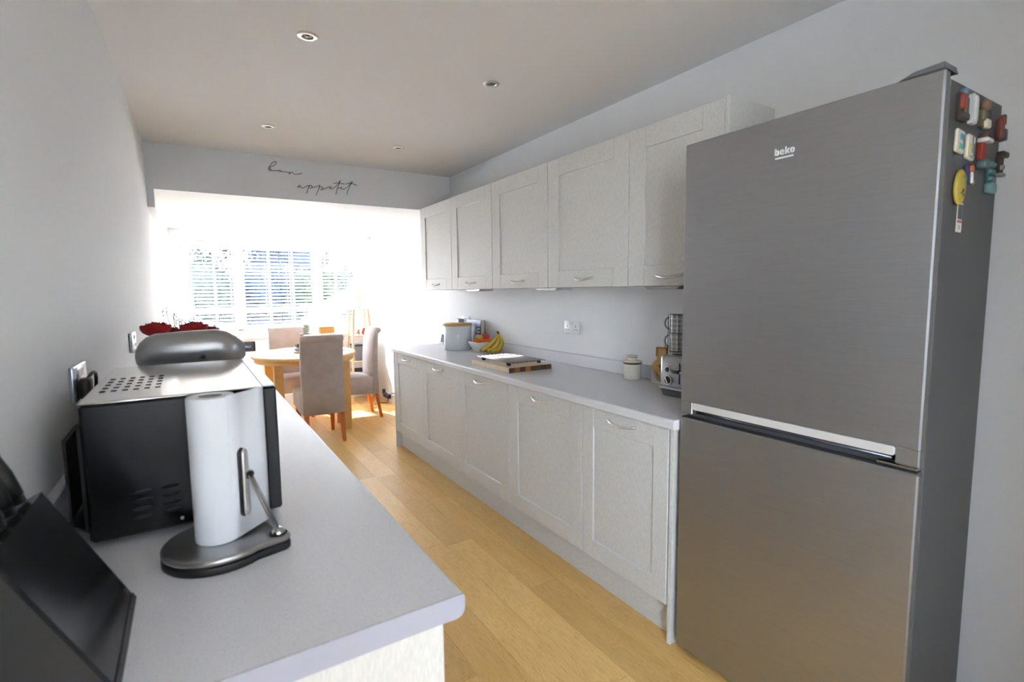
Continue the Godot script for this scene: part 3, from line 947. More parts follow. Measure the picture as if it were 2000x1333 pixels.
func dining() -> void:
	var ch := make_chair()
	place(ch, Vector3(0.993, 0, -5.06), 0.0, "taupe upholstered dining chair with its back to the kitchen, nearest the worktop")
	place(copy(ch), Vector3(1.475, 0, -5.675), PI / 2, "taupe upholstered dining chair side-on at the right wall end of the table")
	place(copy(ch), Vector3(0.93, 0, -6.14), PI + 0.03, "taupe upholstered dining chair across the table, under the window")
	# round oak table
	var t := thing("dining_table", "round light oak dining table in front of the window", "table", Vector3(0.985, 0, -5.62))
	var ro := Transform3D(Basis(Vector3.RIGHT, -PI / 2), Vector3.ZERO)
	part("tabletop", MB.new().at(ro).smooth().prism(ellipse(0.5, 0.58, 56), 0.738, 0.768, 0.005), M("furniture_oak"), t)
	var ap := MB.new().at(ro)
	part("apron", ap.smooth().prism(ellipse(0.475, 0.55, 56), 0.695, 0.7375, 0.002), M("furniture_oak"), t)
	for sx in [-1, 1]:
		for sz in [-1, 1]:
			part("leg", MB.new().box(Vector3(sx * 0.31, 0.347, sz * 0.37), Vector3(0.082, 0.694, 0.082), 0.006), M("furniture_oak"), t)
	# placemats
	var pm := mat("placemat", C(216, 214, 226), 0.7)
	var spots := [[0.665, -5.62, "round pale lilac placemat nearest the mixer"], [0.98, -5.245, "round pale lilac placemat before the near chair"], [0.93, -6.0, "round pale lilac placemat before the window chair"], [1.31, -5.66, "round pale lilac placemat before the right chair"]]
	for s in spots:
		one("placemat", MB.new().at(ro).smooth().prism(ellipse(0.15, 0.15, 40), 0.0, 0.004, 0.001), pm, s[2], "placemat", Vector3(s[0], 0.7683, s[1]), "round placemats")
	# centrepiece
	var ws := thing("wood_slice", "round slice of wood with bark edge in the middle of the table", "wood slice", Vector3(0.965, 0.7683, -5.61))
	part("slice", MB.new().at(ro).smooth().prism(ellipse(0.09, 0.085, 24), 0, 0.016, 0.002), mat("slice", C(214, 172, 118), 0.6), ws)
	var gb := thing("succulent_pot", "small glassy lilac bowl with a green succulent on the wood slice", "plant", Vector3(0.93, 0.7846, -5.63))
	part("bowl", MB.new().smooth().lathe([Vector2(0, 0), Vector2(0.03, 0), Vector2(0.042, 0.02), Vector2(0.038, 0.038), Vector2(0.032, 0.03), Vector2(0, 0.028)], 20), mat("lilac_glass", C(176, 178, 204), 0.1), gb)
	for k in 9:
		var a := TAU * k / 9.0
		var lean := 0.022 if k % 2 else 0.012
		part("leaf", MB.new().smooth().tube([Vector3(0, 0.03, 0), Vector3(cos(a) * lean, 0.05, sin(a) * lean), Vector3(cos(a) * lean * 1.3, 0.074, sin(a) * lean * 1.3)], [0.006, 0.008, 0.001], 6), mat("succulent", C(70, 116, 72), 0.5), gb)
	var fv := thing("flower_vase", "slim glass vase of small white and blue flowers on the wood slice", "vase", Vector3(1.005, 0.7846, -5.6))
	part("vase", MB.new().smooth().lathe([Vector2(0, 0), Vector2(0.024, 0), Vector2(0.028, 0.03), Vector2(0.014, 0.08), Vector2(0.016, 0.1), Vector2(0.013, 0.1), Vector2(0.012, 0.08), Vector2(0.0, 0.02)], 18), mat("lilac_glass", C(176, 178, 204), 0.1), fv)
	var rng := RandomNumberGenerator.new()
	rng.seed = 3
	for k in 7:
		var a := TAU * k / 7.0
		var tip := Vector3(cos(a) * 0.055, 0.155 + 0.03 * rng.randf(), sin(a) * 0.04)
		var stem := part("stem", MB.new().tube([Vector3(0, 0.06, 0), tip], 0.0012, 5), mat("stem", C(110, 130, 90), 0.7), fv)
		var bl := MB.new().smooth()
		for j in 5:
			var b := TAU * j / 5.0
			bl.ball(tip + Vector3(cos(b) * 0.009, 0.0, sin(b) * 0.009), Vector3(0.008, 0.004, 0.008), 8)
		part("blossom", bl, mat("blossom%d" % (k % 2), [C(236, 236, 240), C(110, 122, 170)][k % 2], 0.7), stem)
	# tapering shelf lamp in the corner
	var l := thing("floor_lamp", "pale wooden floor lamp with tapering legs, shelves and a drum shade in the corner", "lamp", Vector3(1.805, 0, -6.5))
	var wood := M("pale_wood")
	for sx in [-1, 1]:
		for sz in [-1, 1]:
			var a := Vector3(sx * 0.165, 0, sz * 0.165)
			var b := Vector3(sx * 0.088, 1.172, sz * 0.088)
			var rings := []
			for c in [a, b]:
				var h := 0.0125
				rings.append([c + Vector3(-h, 0, h), c + Vector3(h, 0, h), c + Vector3(h, 0, -h), c + Vector3(-h, 0, -h)])
			part("leg", MB.new().loft(rings), wood, l)
	part("top_frame", MB.new().box(Vector3(0, 1.165, 0), Vector3(0.19, 0.014, 0.19), 0.002), wood, l)
	for y in [0.84, 0.52, 0.2]:
		var hw: float = lerpf(0.165, 0.088, y / 1.172)
		part("shelf", MB.new().box(Vector3(0, y, 0), Vector3(hw * 2, 0.014, hw * 2), 0.002), wood, l)
	part("stem", MB.new().smooth().tube([Vector3(0, 1.17, 0), Vector3(0, 1.34, 0)], 0.008, 10), M("nickel"), l)
	var shm := mat("shade", C(238, 232, 222), 0.8)
	shm.backlight_enabled = true
	shm.backlight = C(120, 116, 106)
	part("lamp_shade", MB.new().smooth().lathe([Vector2(0.137, 1.275), Vector2(0.128, 1.535), Vector2(0.126, 1.535), Vector2(0.135, 1.275)], 36), shm, l)
	part("cord", MB.new().smooth().tube(smoothed([Vector3(0.02, 1.16, 0.03), Vector3(0.03, 1.0, 0.04), Vector3(0.04, 0.86, 0.05)]), 0.003, 6), M("black_matt"), l)
	one("letter_ornament", MB.new().at(T(Vector3.ZERO, 0, 0.0)).prism(poly("-0.03,0 0.012,0.075 0.03,0.075 0.03,0 0.014,0 0.014,0.018 -0.004,0.018"), -0.012, 0.012, 0.002), mat("orn_brown", C(172, 118, 82), 0.6), "small brown angular ornament on the lamp's upper shelf", "ornament", Vector3(1.765, 0.8475, -6.46))
	one("red_ornament", MB.new().smooth().lathe([Vector2(0, 0), Vector2(0.02, 0), Vector2(0.034, 0.03), Vector2(0.03, 0.06), Vector2(0.012, 0.085), Vector2(0, 0.09)], 20), mat("orn_red", C(190, 70, 58), 0.5), "small red rounded ornament on the lamp's upper shelf", "ornament", Vector3(1.85, 0.8475, -6.46))
	for k in 2:
		var sb := thing("storage_box", ["dark lidded box on the lamp's middle shelf", "dark lidded box on the lamp's bottom shelf"][k], "box", Vector3(1.8, [0.5275, 0.2075][k], -6.5), 0, "boxes on the lamp shelves")
		part("body", MB.new().box(Vector3(0, 0.09, 0), Vector3(0.19, 0.18, 0.18), 0.004), mat("box_grey", C(126, 128, 134), 0.7), sb)
		part("lid", MB.new().box(Vector3(0, 0.193, 0), Vector3(0.2, 0.024, 0.19), 0.003), mat("box_lid", C(54, 60, 72), 0.6), sb)
	# things on the window sill
	var ys := 0.8655
	var pf := thing("framed_photo", "small framed photo in pale blues leaning on the window sill", "photo frame", Vector3(0.215, ys, -6.79), 0.15)
	var tilt := T(Vector3.ZERO, -0.16, 0, 0)
	part("frame", MB.new().at(tilt).box(Vector3(0, 0.08, 0), Vector3(0.125, 0.16, 0.012), 0.003), mat("frame_grey", C(190, 196, 204), 0.5), pf)
	part("picture", MB.new().at(tilt).box(Vector3(0, 0.08, 0.0065), Vector3(0.105, 0.14, 0.001)), mat("pic_blue", C(176, 198, 214), 0.4), pf)
	part("figure", MB.new().at(tilt).smooth().prism(ellipse(0.022, 0.022, 16), 0.0066, 0.0078), mat("pic_red", C(196, 120, 124), 0.5), pf, Vector3(-0.008, 0.052, 0))
	part("figure", MB.new().at(tilt).smooth().prism(ellipse(0.026, 0.018, 16), 0.0066, 0.0078), mat("pic_grey", C(140, 158, 172), 0.5), pf, Vector3(0.012, 0.11, 0))
	var cj := thing("candle_jar", "white jar candle with a tan lid on the window sill", "candle", Vector3(0.5, ys, -6.79))
	part("jar", MB.new().smooth().lathe([Vector2(0, 0), Vector2(0.038, 0), Vector2(0.04, 0.006), Vector2(0.04, 0.085), Vector2(0, 0.085)], 24), M("white_china"), cj)
	part("lid", MB.new().smooth(1).lathe([Vector2(0, 0.0852), Vector2(0.042, 0.0852), Vector2(0.042, 0.1), Vector2(0, 0.1)], 24), mat("cork", C(190, 160, 122), 0.7), cj)
	for k in 2:
		var or_ := thing("sill_figurine", ["left of two small tan wooden figurines on the window sill", "right of two small tan wooden figurines on the window sill"][k], "figurine", Vector3(0.95 + 0.045 * k, ys, -6.79))
		part("body", MB.new().smooth().lathe([Vector2(0, 0), Vector2(0.018, 0), Vector2(0.014, 0.05), Vector2(0.008, 0.085), Vector2(0, 0.09)], 14), mat("fig_wood", C(196, 164, 116), 0.6), or_)
		part("head", MB.new().smooth().ball(Vector3(0, 0.102, 0), Vector3(0.013, 0.014, 0.013), 12), mat("fig_wood", C(196, 164, 116), 0.6), or_)
	var gp := thing("flower_pot", "sage green ribbed plant pot on the window sill", "pot", Vector3(1.205, ys, -6.78))
	var gpm := mat("sage", C(128, 148, 134), 0.5)
	part("pot", MB.new().smooth().lathe([Vector2(0, 0), Vector2(0.044, 0), Vector2(0.048, 0.006), Vector2(0.058, 0.105), Vector2(0.06, 0.11), Vector2(0.06, 0.122), Vector2(0.053, 0.122), Vector2(0.05, 0.1), Vector2(0, 0.095)], 28), gpm, gp)
	for k in 12:
		var a := TAU * k / 12.0
		part("rib", MB.new().tube([Vector3(cos(a) * 0.048, 0.006, sin(a) * 0.048), Vector3(cos(a) * 0.058, 0.105, sin(a) * 0.058)], 0.003, 5), gpm, gp)
	part("ribbon", MB.new().smooth().tube(smoothed([Vector3(-0.05, 0.13, 0.05), Vector3(-0.035, 0.112, 0.06), Vector3(-0.02, 0.09, 0.062)]), 0.008, 6), mat("ribbon", C(236, 214, 208), 0.6), gp)
	var bk := thing("wicker_box", "low golden woven box on the window sill beside the floor lamp", "box", Vector3(1.465, ys, -6.79))
	var wk := mat("wicker", C(216, 164, 92), 0.6)
	part("body", MB.new().box(Vector3(0, 0.036, 0), Vector3(0.19, 0.066, 0.075), 0.006), mat("wicker_dark", C(178, 126, 62), 0.7), bk)
	part("lid", MB.new().box(Vector3(0, 0.078, 0), Vector3(0.198, 0.014, 0.082), 0.005), wk, bk)
	for k in 8:
		part("weave", MB.new().box(Vector3(-0.083 + 0.0237 * k, 0.036, 0.038), Vector3(0.013, 0.062, 0.006), 0.002), wk, bk)
	for k in 3:
		part("weave", MB.new().box(Vector3(0, 0.014 + 0.022 * k, 0.0385), Vector3(0.186, 0.008, 0.008), 0.002), wk, bk)
	# cable and adaptor at the skirting
	var cb := thing("extension_socket", "black extension socket with tangled cable on the skirting beside the right chair", "socket", Vector3(XR - 0.017, 0.02, -6.1))
	part("block", MB.new().box(Vector3(-0.022, 0.06, -0.13), Vector3(0.04, 0.055, 0.2), 0.006), mat("adaptor", C(70, 72, 78), 0.5), cb)
	part("plug", MB.new().box(Vector3(-0.03, 0.1, -0.22), Vector3(0.035, 0.06, 0.03), 0.005), M("black_matt"), cb)
	part("cable", MB.new().smooth().tube(smoothed([Vector3(-0.04, 0.05, -0.04), Vector3(-0.05, 0.12, 0.08), Vector3(-0.012, 0.15, 0.3), Vector3(-0.03, 0.10, 0.36), Vector3(-0.012, 0.22, 0.4), Vector3(0.008, 0.45, 0.55), Vector3(0.008, 0.72, 0.76)]), 0.0045, 6), M("black_matt"), cb)
	part("cable", MB.new().smooth().tube(smoothed([Vector3(-0.04, 0.05, -0.04), Vector3(-0.06, 0.0, 0.0), Vector3(-0.12, -0.014, -0.1), Vector3(-0.2, -0.014, -0.05)]), 0.0045, 6), M("black_matt"), cb)

# ---------------------------------------------------------------- right worktop
func on_right_worktop() -> void:
	var y := WT + 0.0003
	# bread bin
	var bb := thing("bread_bin", "white enamel bread bin with a wooden lid by the cookbook", "bread bin", Vector3(1.873, y, -3.83))
	part("bin", MB.new().smooth().lathe([Vector2(0, 0), Vector2(0.108, 0), Vector2(0.115, 0.004), Vector2(0.115, 0.196), Vector2(0.11, 0.2), Vector2(0, 0.2)], 48), M("white_enamel"), bb)
	part("lid", MB.new().smooth(1).lathe([Vector2(0, 0.2003), Vector2(0.118, 0.2003), Vector2(0.122, 0.204), Vector2(0.122, 0.214), Vector2(0.118, 0.218), Vector2(0, 0.219)], 48), mat("lid_wood", C(206, 158, 92), 0.45), bb)
	# tilted small speaker behind it
	var sp := thing("smart_display", "small dark wedge-shaped speaker screen on a white foot behind the bread bin", "speaker", Vector3(1.955, y, -4.29), 0.0)
	part("foot", MB.new().box(Vector3(0, 0.009, 0), Vector3(0.06, 0.018, 0.09), 0.005), M("white_plastic"), sp)
	part("screen", MB.new().at(T(Vector3(0, 0, 0), 0, PI / 2)).prism(poly("-0.045,0.018 0.045,0.018 0.012,0.09 -0.012,0.09"), -0.014, 0.014, 0.003), mat("screen_grey", C(88, 90, 96), 0.4), sp)
	# cookbook stood on its edge against the wall
	var bk := thing("cookbook", "dark blue cookbook with white lettering propped behind the fruit bowl", "book", Vector3(2.024, y + 0.001, -3.805))
	bk.rotation.z = -0.035
	var cov := mat("book_cover", C(66, 78, 98), 0.35)
	part("cover", MB.new().box(Vector3(-0.019, 0.12, 0), Vector3(0.003, 0.24, 0.25)), cov, bk)
	part("cover", MB.new().box(Vector3(0.019, 0.12, 0), Vector3(0.003, 0.24, 0.25)), mat("book_black", C(28, 26, 28), 0.4), bk)
	part("pages", MB.new().box(Vector3(0, 0.12, 0.002), Vector3(0.034, 0.23, 0.234)), mat("pages", C(206, 196, 178), 0.8), bk)
	part("spine", MB.new().box(Vector3(0, 0.12, -0.124), Vector3(0.04, 0.24, 0.003)), cov, bk)
	part("cover_band", MB.new().box(Vector3(-0.0208, 0.215, 0), Vector3(0.0006, 0.048, 0.249)), mat("book_sky", C(150, 172, 206), 0.35), bk)
	var tm := TextMesh.new()
	var sf := SystemFont.new()
	sf.font_names = PackedStringArray(["Droid Sans"])
	sf.font_weight = 700
	tm.font = sf
	tm.text = "SUPER"
	tm.font_size = 64
	tm.pixel_size = 0.0011
	tm.depth = 0.0008
	var tx := put("lettering", tm, mat("book_white", C(226, 230, 236), 0.5), bk, Vector3(-0.0209, 0.11, 0.082))
	tx.basis = Basis(Vector3(0, -1, 0), Vector3(0, 0, 1), Vector3(-1, 0, 0))
	var tm2 := tm.duplicate()
	tm2.text = "FOOD EVERY DAY"
	tm2.pixel_size = 0.00028
	var tx2 := put("lettering", tm2, mat("book_white", C(226, 230, 236), 0.5), bk, Vector3(-0.0209, 0.11, 0.038))
	tx2.basis = tx.basis
	# square bowl of fruit
	var bw := thing("fruit_bowl", "square white china bowl of fruit beside the bananas", "bowl", Vector3(1.95, y, -3.565), 0.02)
	var rings := []
	for e in [[0.044, 0.0], [0.046, 0.004], [0.084, 0.078], [0.086, 0.082], [0.081, 0.082], [0.042, 0.01]]:
		var ring := []
		for p in rrect(e[0] * 2, e[0] * 2, e[0] * 0.16, 4):
			ring.append(Vector3(p.x, e[1], -p.y))
		rings.append(ring)
	part("bowl", MB.new().smooth().loft(rings), M("white_china"), bw)
	var org := mat("tangerine", C(238, 108, 30), 0.4)
	var c0 := Vector3(1.95, y, -3.565)
	var fruit := [
		["tangerine", Vector3(-0.048, 0.085, 0.0), 0.026, "orange tangerine on the bread bin side of the bowl"],
		["tangerine", Vector3(-0.006, 0.087, 0.040), 0.027, "orange tangerine at the front corner of the bowl"],
		["tangerine", Vector3(0.044, 0.086, 0.028), 0.025, "orange tangerine next to the bananas"]]
	for f in fruit:
		var t := thing("tangerine", f[3], "tangerine", c0 + f[1], 0, "tangerines in the bowl")
		part("peel", MB.new().smooth().ball(Vector3.ZERO, Vector3(f[2], f[2] * 0.88, f[2]), 20), org, t)
		part("stalk", MB.new().tube([Vector3(0, f[2] * 0.84, 0), Vector3(0, f[2] * 0.92, 0)], 0.003, 6), mat("stalk", C(96, 104, 50), 0.7), t)
	var apples := [[Vector3(-0.012, 0.108, -0.012), 0.034, C(214, 176, 82), "yellow and red apple in the middle of the bowl"], [Vector3(0.05, 0.112, -0.022), 0.036, C(196, 50, 42), "red apple at the back of the bowl"]]
	for a in apples:
		var t := thing("apple", a[3], "apple", c0 + a[0], 0, "apples in the bowl")
		var r: float = a[1]
		var pr := []
		for k in 13:
			var th := -PI / 2 + PI * k / 12.0
			var rr := cos(th) * r * (1.0 + 0.08 * sin(th))
			pr.append(Vector2(maxf(rr, 0.0) if k > 0 and k < 12 else 0.0, sin(th) * r * 0.9 - 0.25 * r * pow(absf(sin(th)), 12) * signf(sin(th))))
		part("skin", MB.new().smooth().lathe(pr, 22), mat("apple_" + str(a[2]), a[2], 0.3), t)
		part("stalk", MB.new().tube([Vector3(0, r * 0.66, 0), Vector3(0.004, r * 0.98, 0)], 0.0015, 5), mat("stalk_brown", C(90, 66, 40), 0.8), t)
	# bananas: a bunch standing on its tips
	var bn := thing("banana_bunch", "bunch of ripe yellow bananas leaning on the fruit bowl", "bananas", Vector3(1.99, y + 0.003, -3.455))
	var ban := mat("banana", C(214, 178, 52), 0.5)
	var bgr := mat("banana_tip", C(120, 128, 50), 0.6)
	var top := Vector3(0.020, 0.150, 0.058)
	var tips := [[Vector3(-0.098, 0.025, -0.006), Vector3(-0.048, 0.055, 0.022), Vector3(-0.008, 0.1, 0.046)], [Vector3(-0.07, 0.021, 0.03), Vector3(-0.018, 0.04, 0.052), Vector3(0.014, 0.088, 0.062)], [Vector3(-0.048, 0.0195, 0.055), Vector3(0.012, 0.033, 0.08), Vector3(0.04, 0.086, 0.076)]]
	for b in tips:
		var pts := smoothed([b[0], b[0].lerp(b[1], 0.55) + Vector3(0, -0.006, 0), b[1], b[2], top], 5)
		var rr := []
		for k in pts.size():
			var u := float(k) / (pts.size() - 1)
			rr.append(0.0175 * clampf(minf(u * 9.0 + 0.35, 1.0), 0, 1) * (1.0 if u < 0.62 else lerpf(1.0, 0.3, (u - 0.62) / 0.38)))
		var ba := part("banana", MB.new().smooth().tube(pts, rr, 7), ban, bn)
		part("tip", MB.new().smooth().tube([pts[0], pts[0] - (pts[1] - pts[0]).normalized() * 0.009], [0.0075, 0.004], 7), bgr, ba)
	part("stalk", MB.new().smooth().tube(smoothed([top + Vector3(0, -0.008, 0), top + Vector3(-0.002, 0.008, 0.0), top + Vector3(-0.012, 0.012, 0.004)]), [0.007, 0.008, 0.008, 0.008, 0.008, 0.008, 0.008, 0.008, 0.007], 7), mat("banana_stalk", C(92, 62, 32), 0.7), bn)
	# bread board and steel rack
	var bd := thing("bread_board", "thick wooden bread board with dark end grain on the right worktop", "board", Vector3(1.708, y, -2.748))
	var bwm := mat("board_wood", C(226, 190, 148), 0.5)
	bwm.albedo_texture = tex(wood_image(128, 384, 33, C(240, 218, 190), C(226, 198, 164), C(196, 160, 122), 6.0))
	bwm.albedo_color = Color.WHITE
	tri_map(bwm, Vector3(4, 4, 0.6))
	part("board", MB.new().box(Vector3(0, 0.0155, 0), Vector3(0.305, 0.031, 0.47), 0.002), bwm, bd)
	var eg := [C(84, 58, 34), C(150, 98, 50), C(60, 46, 34), C(158, 104, 52), C(74, 58, 42), C(88, 70, 50), C(64, 52, 40), C(96, 74, 50)]
	for k in 8:
		part("end_block", MB.new().box(Vector3(-0.1335 + 0.0381 * k, 0.0155, 0.2352), Vector3(0.0378, 0.029, 0.0012)), mat("endgrain%d" % k, eg[k], 0.6), bd)
	var rk := thing("trivet_rack", "silver rod rack with black feet lying on the wooden bread board", "rack", Vector3(1.715, y + 0.0312, -2.755))
	for k in 9:
		var x := -0.118 + 0.0295 * k
		part("rod", MB.new().smooth().tube([Vector3(x, 0.022, -0.215), Vector3(x, 0.022, 0.215)], 0.0031, 10), mat("rod_steel", C(190, 192, 196), 0.2, 1.0), rk)
	for z in [-0.15, 0.16]:
		part("cross_bar", MB.new().box(Vector3(0, 0.0145, z), Vector3(0.25, 0.007, 0.012), 0.001), M("black_matt"), rk)
		for x in [-0.11, 0.11]:
			part("foot", MB.new().box(Vector3(x, 0.0075, z), Vector3(0.022, 0.0148, 0.02), 0.004), M("black_matt"), rk)
	# butter crock
	var jr := thing("butter_crock", "small cream crock with a knobbed lid and brown rims", "jar", Vector3(2.003, y, -1.972))
	var cream := mat("cream_glaze", C(222, 216, 198), 0.18)
	var brn := mat("brown_rim", C(120, 98, 80), 0.3)
	part("pot", MB.new().smooth().lathe([Vector2(0, 0), Vector2(0.043, 0), Vector2(0.0465, 0.004), Vector2(0.048, 0.08), Vector2(0.0465, 0.084), Vector2(0, 0.084)], 36), cream, jr)
	part("rim", MB.new().smooth(1).lathe([Vector2(0.0462, 0.081), Vector2(0.0492, 0.083), Vector2(0.0492, 0.086), Vector2(0.0455, 0.0875)], 36), brn, jr)
	var ld := part("lid", MB.new().smooth().lathe([Vector2(0.047, 0.088), Vector2(0.0515, 0.092), Vector2(0.05, 0.096), Vector2(0.03, 0.101), Vector2(0.0235, 0.104), Vector2(0.023, 0.114), Vector2(0.028, 0.12), Vector2(0.026, 0.125), Vector2(0, 0.126)], 36), cream, jr)
	part("lid_rim", MB.new().smooth(1).lathe([Vector2(0.0465, 0.0876), Vector2(0.0525, 0.0915), Vector2(0.052, 0.0935)], 36), brn, ld)
	part("knob_rim", MB.new().smooth(1).lathe([Vector2(0.0245, 0.1165), Vector2(0.0292, 0.12), Vector2(0.028, 0.1215)], 36), brn, ld)
	# bee paddle in its white stand
	var pd := thing("bee_paddle_board", "small round wooden paddle board with a printed bee behind the crock", "board", Vector3(2.036, y + 0.002, -1.80), -PI / 2 + 0.1)
	pd.rotation.x = -0.02
	var bam := M("bamboo")
	var o := PackedVector2Array()
	for k in 25:
		var a := deg_to_rad(118) + deg_to_rad(304) * k / 24.0
		o.append(Vector2(cos(a) * 0.062, 0.062 + sin(a) * 0.062))
	o.append(Vector2(0.026, 0.142))
	o.append(Vector2(0.026, 0.176))
	o.append(Vector2(-0.026, 0.176))
	o.append(Vector2(-0.026, 0.142))
	part("board", MB.new().prism(o, -0.008, 0.004, 0.002), bam, pd)
	part("handle_frame", MB.new().box(Vector3(-0.029, 0.155, 0.001), Vector3(0.006, 0.045, 0.014), 0.001).box(Vector3(0, 0.178, 0.001), Vector3(0.064, 0.006, 0.014), 0.001), mat("bamboo_dark", C(176, 130, 74), 0.5), pd)
	var ink := mat("bee_ink", C(50, 36, 26), 0.7)
	var bee := MB.new()
	bee.at(T(Vector3(0, 0, 0.0042)))
	for e in [[0.0, 0.090, 0.008, 0.006], [0.0, 0.078, 0.009, 0.006], [0.0, 0.066, 0.009, 0.004], [0.0, 0.058, 0.007, 0.0035]]:
		bee.at(T(Vector3(e[0], e[1], 0.0042))).prism(ellipse(e[2], e[3], 14), 0, 0.0005)
	for s in [-1, 1]:
		bee.at(T(Vector3(s * 0.013, 0.084, 0.0042), 0, 0, s * 0.5)).prism(ellipse(0.008, 0.0025, 12), 0, 0.0005)
	part("bee_print", bee, ink, pd)
	var scr := MB.new().at(T(Vector3(0, 0, 0.0044))).tube(smoothed(path("-0.03,0.034 -0.026,0.042 -0.022,0.034 -0.016,0.038 -0.012,0.033 -0.004,0.034 0.0,0.042 0.004,0.034 0.01,0.038 0.016,0.034 0.022,0.038 0.03,0.035")), 0.0007, 4)
	part("script_print", scr, ink, pd)
	one("paddle_stand", MB.new().at(T(Vector3(2.02, y, -1.845), 0, -PI / 2 + 0.05)).prism(poly("0,0 0.09,0 0.075,0.004 0.055,0.009 0.036,0.018 0.022,0.032 0.012,0.05 0.006,0.062 0,0.064"), -0.012, 0.012, 0.001), mat("stand_white", C(222, 216, 210), 0.5), "low white curved stand propping the bee paddle board", "stand")
	var tb := thing("chopping_board", "tall narrow wooden board with a hole, propped behind the toaster", "board", Vector3(2.052, y, -1.775), -PI / 2)
	part("board", MB.new().at(T(Vector3.ZERO, -0.02)).prism(rrect(0.046, 0.194, 0.006, 3), -0.005, 0.005, 0.001), mat("bamboo_gold", C(206, 164, 96), 0.5), tb, Vector3(0.0, 0.0975, 0))
	part("hole", MB.new().at(T(Vector3(-0.004, 0.172, 0.002))).smooth().prism(ellipse(0.005, 0.008, 14), 0, 0.0035), M("dark_hole"), tb)
	toaster(y)
	mugs(y)

func toaster(y: float) -> void:
	var t := thing("toaster", "grey metal toaster with white-ringed dials beside the fridge", "toaster", Vector3(1.805, y, -1.43), 0.0)
	var body := mat("toaster_grey", C(146, 148, 150), 0.28, 0.6)
	# cross-section in y, x; front at x = 0 facing -x; it runs 0.35 along z
	var dp := 0.155
	var cs := PackedVector2Array()
	for p in rrect(0.35, 0.148, 0.022, 5):
		cs.append(p + Vector2(0, 0.111))
	var tx := Transform3D(Basis(Vector3(0, 0, 1), Vector3(0, 1, 0), Vector3(-1, 0, 0)), Vector3(0, 0, 0))
	part("body", MB.new().at(tx).smooth(1).prism(cs, -dp, 0.0, 0.008), body, t)
	part("chrome_band", MB.new().box(Vector3(dp / 2, 0.036, 0), Vector3(dp + 0.008, 0.012, 0.356), 0.003), mat("toaster_trim", C(226, 228, 230), 0.25, 0.5), t)
	part("base", MB.new().at(tx).prism(poly("-0.17,0.03 0.17,0.03 0.155,0.002 -0.155,0.002"), -dp, 0.0, 0.003), mat("toaster_base", C(84, 88, 94), 0.4), t)
	for x in [0.05, 0.105]:
		part("bread_slot", MB.new().box(Vector3(x, 0.1848, 0), Vector3(0.026, 0.003, 0.27)), M("dark_hole"), t)
	part("lever_slot", MB.new().box(Vector3(-0.0003, 0.108, -0.063), Vector3(0.0014, 0.092, 0.005)), M("dark_hole"), t)
	var lv := part("lever", MB.new().smooth().tube([Vector3(0.0, 0.118, -0.063), Vector3(-0.022, 0.117, -0.063)], 0.006, 10), M("black_matt"), t)
	part("lever_knob", MB.new().smooth().tube([Vector3(-0.022, 0.117, -0.085), Vector3(-0.022, 0.117, -0.041)], 0.007, 12), M("black_matt"), lv)
	for z in [-0.0885, -0.0375]:
		part("lever_cap", MB.new().smooth(1).tube([Vector3(-0.022, 0.117, z - 0.0025), Vector3(-0.022, 0.117, z + 0.0025)], 0.0078, 14), M("white_plastic"), lv)
	for d in [[0.120, -0.127, 0.0145, 0.011], [0.072, -0.125, 0.022, 0.018]]:
		var bx := Transform3D(Basis(Vector3(0, 0, 1), Vector3(0, 1, 0), Vector3(-1, 0, 0)), Vector3(0, d[0], d[1]))
		var ring := part("dial", MB.new().at(bx).smooth(1).prism(ellipse(d[2], d[2], 28), -0.001, 0.006, 0.001), M("white_plastic"), t)
		part("dial_face", MB.new().at(bx).smooth(1).prism(ellipse(d[3], d[3], 28), 0.004, 0.0095 if d[2] < 0.02 else 0.008, 0.001), mat("dial_dark", C(40, 42, 48), 0.3), ring)
		if d[2] > 0.02:
			part("dial_grip", MB.new().at(bx * T(Vector3(0, 0, 0.012), 0, 0, 0.55)).box(Vector3.ZERO, Vector3(0.009, 0.035, 0.014), 0.003), M("chrome"), ring)
	for k in 2:
		part("mark", MB.new().box(Vector3(-0.0004, 0.144 - 0.001 * k, -0.131 + 0.018 * k), Vector3(0.001, 0.006, 0.004)), M("white_plastic"), t)
	var tm := TextMesh.new()
	var sf := SystemFont.new()
	sf.font_names = PackedStringArray(["Droid Sans"])
	tm.font = sf
	tm.text = "De'Longhi"
	tm.font_size = 64
	tm.pixel_size = 0.00026
	tm.depth = 0.001
	var tt := put("badge", tm, M("white_plastic"), t, Vector3(-0.0005, 0.156, -0.02))
	tt.rotation.y = -PI / 2
	part("crescent_mark", MB.new().at(Transform3D(Basis(Vector3(0, 0, 1), Vector3(0, 1, 0), Vector3(-1, 0, 0)), Vector3(0, 0.145, -0.083))).smooth().tube(smoothed(path("-0.003,0.006 0.003,0.004 0.004,-0.002 -0.002,-0.006")), 0.001, 5), M("white_plastic"), t)

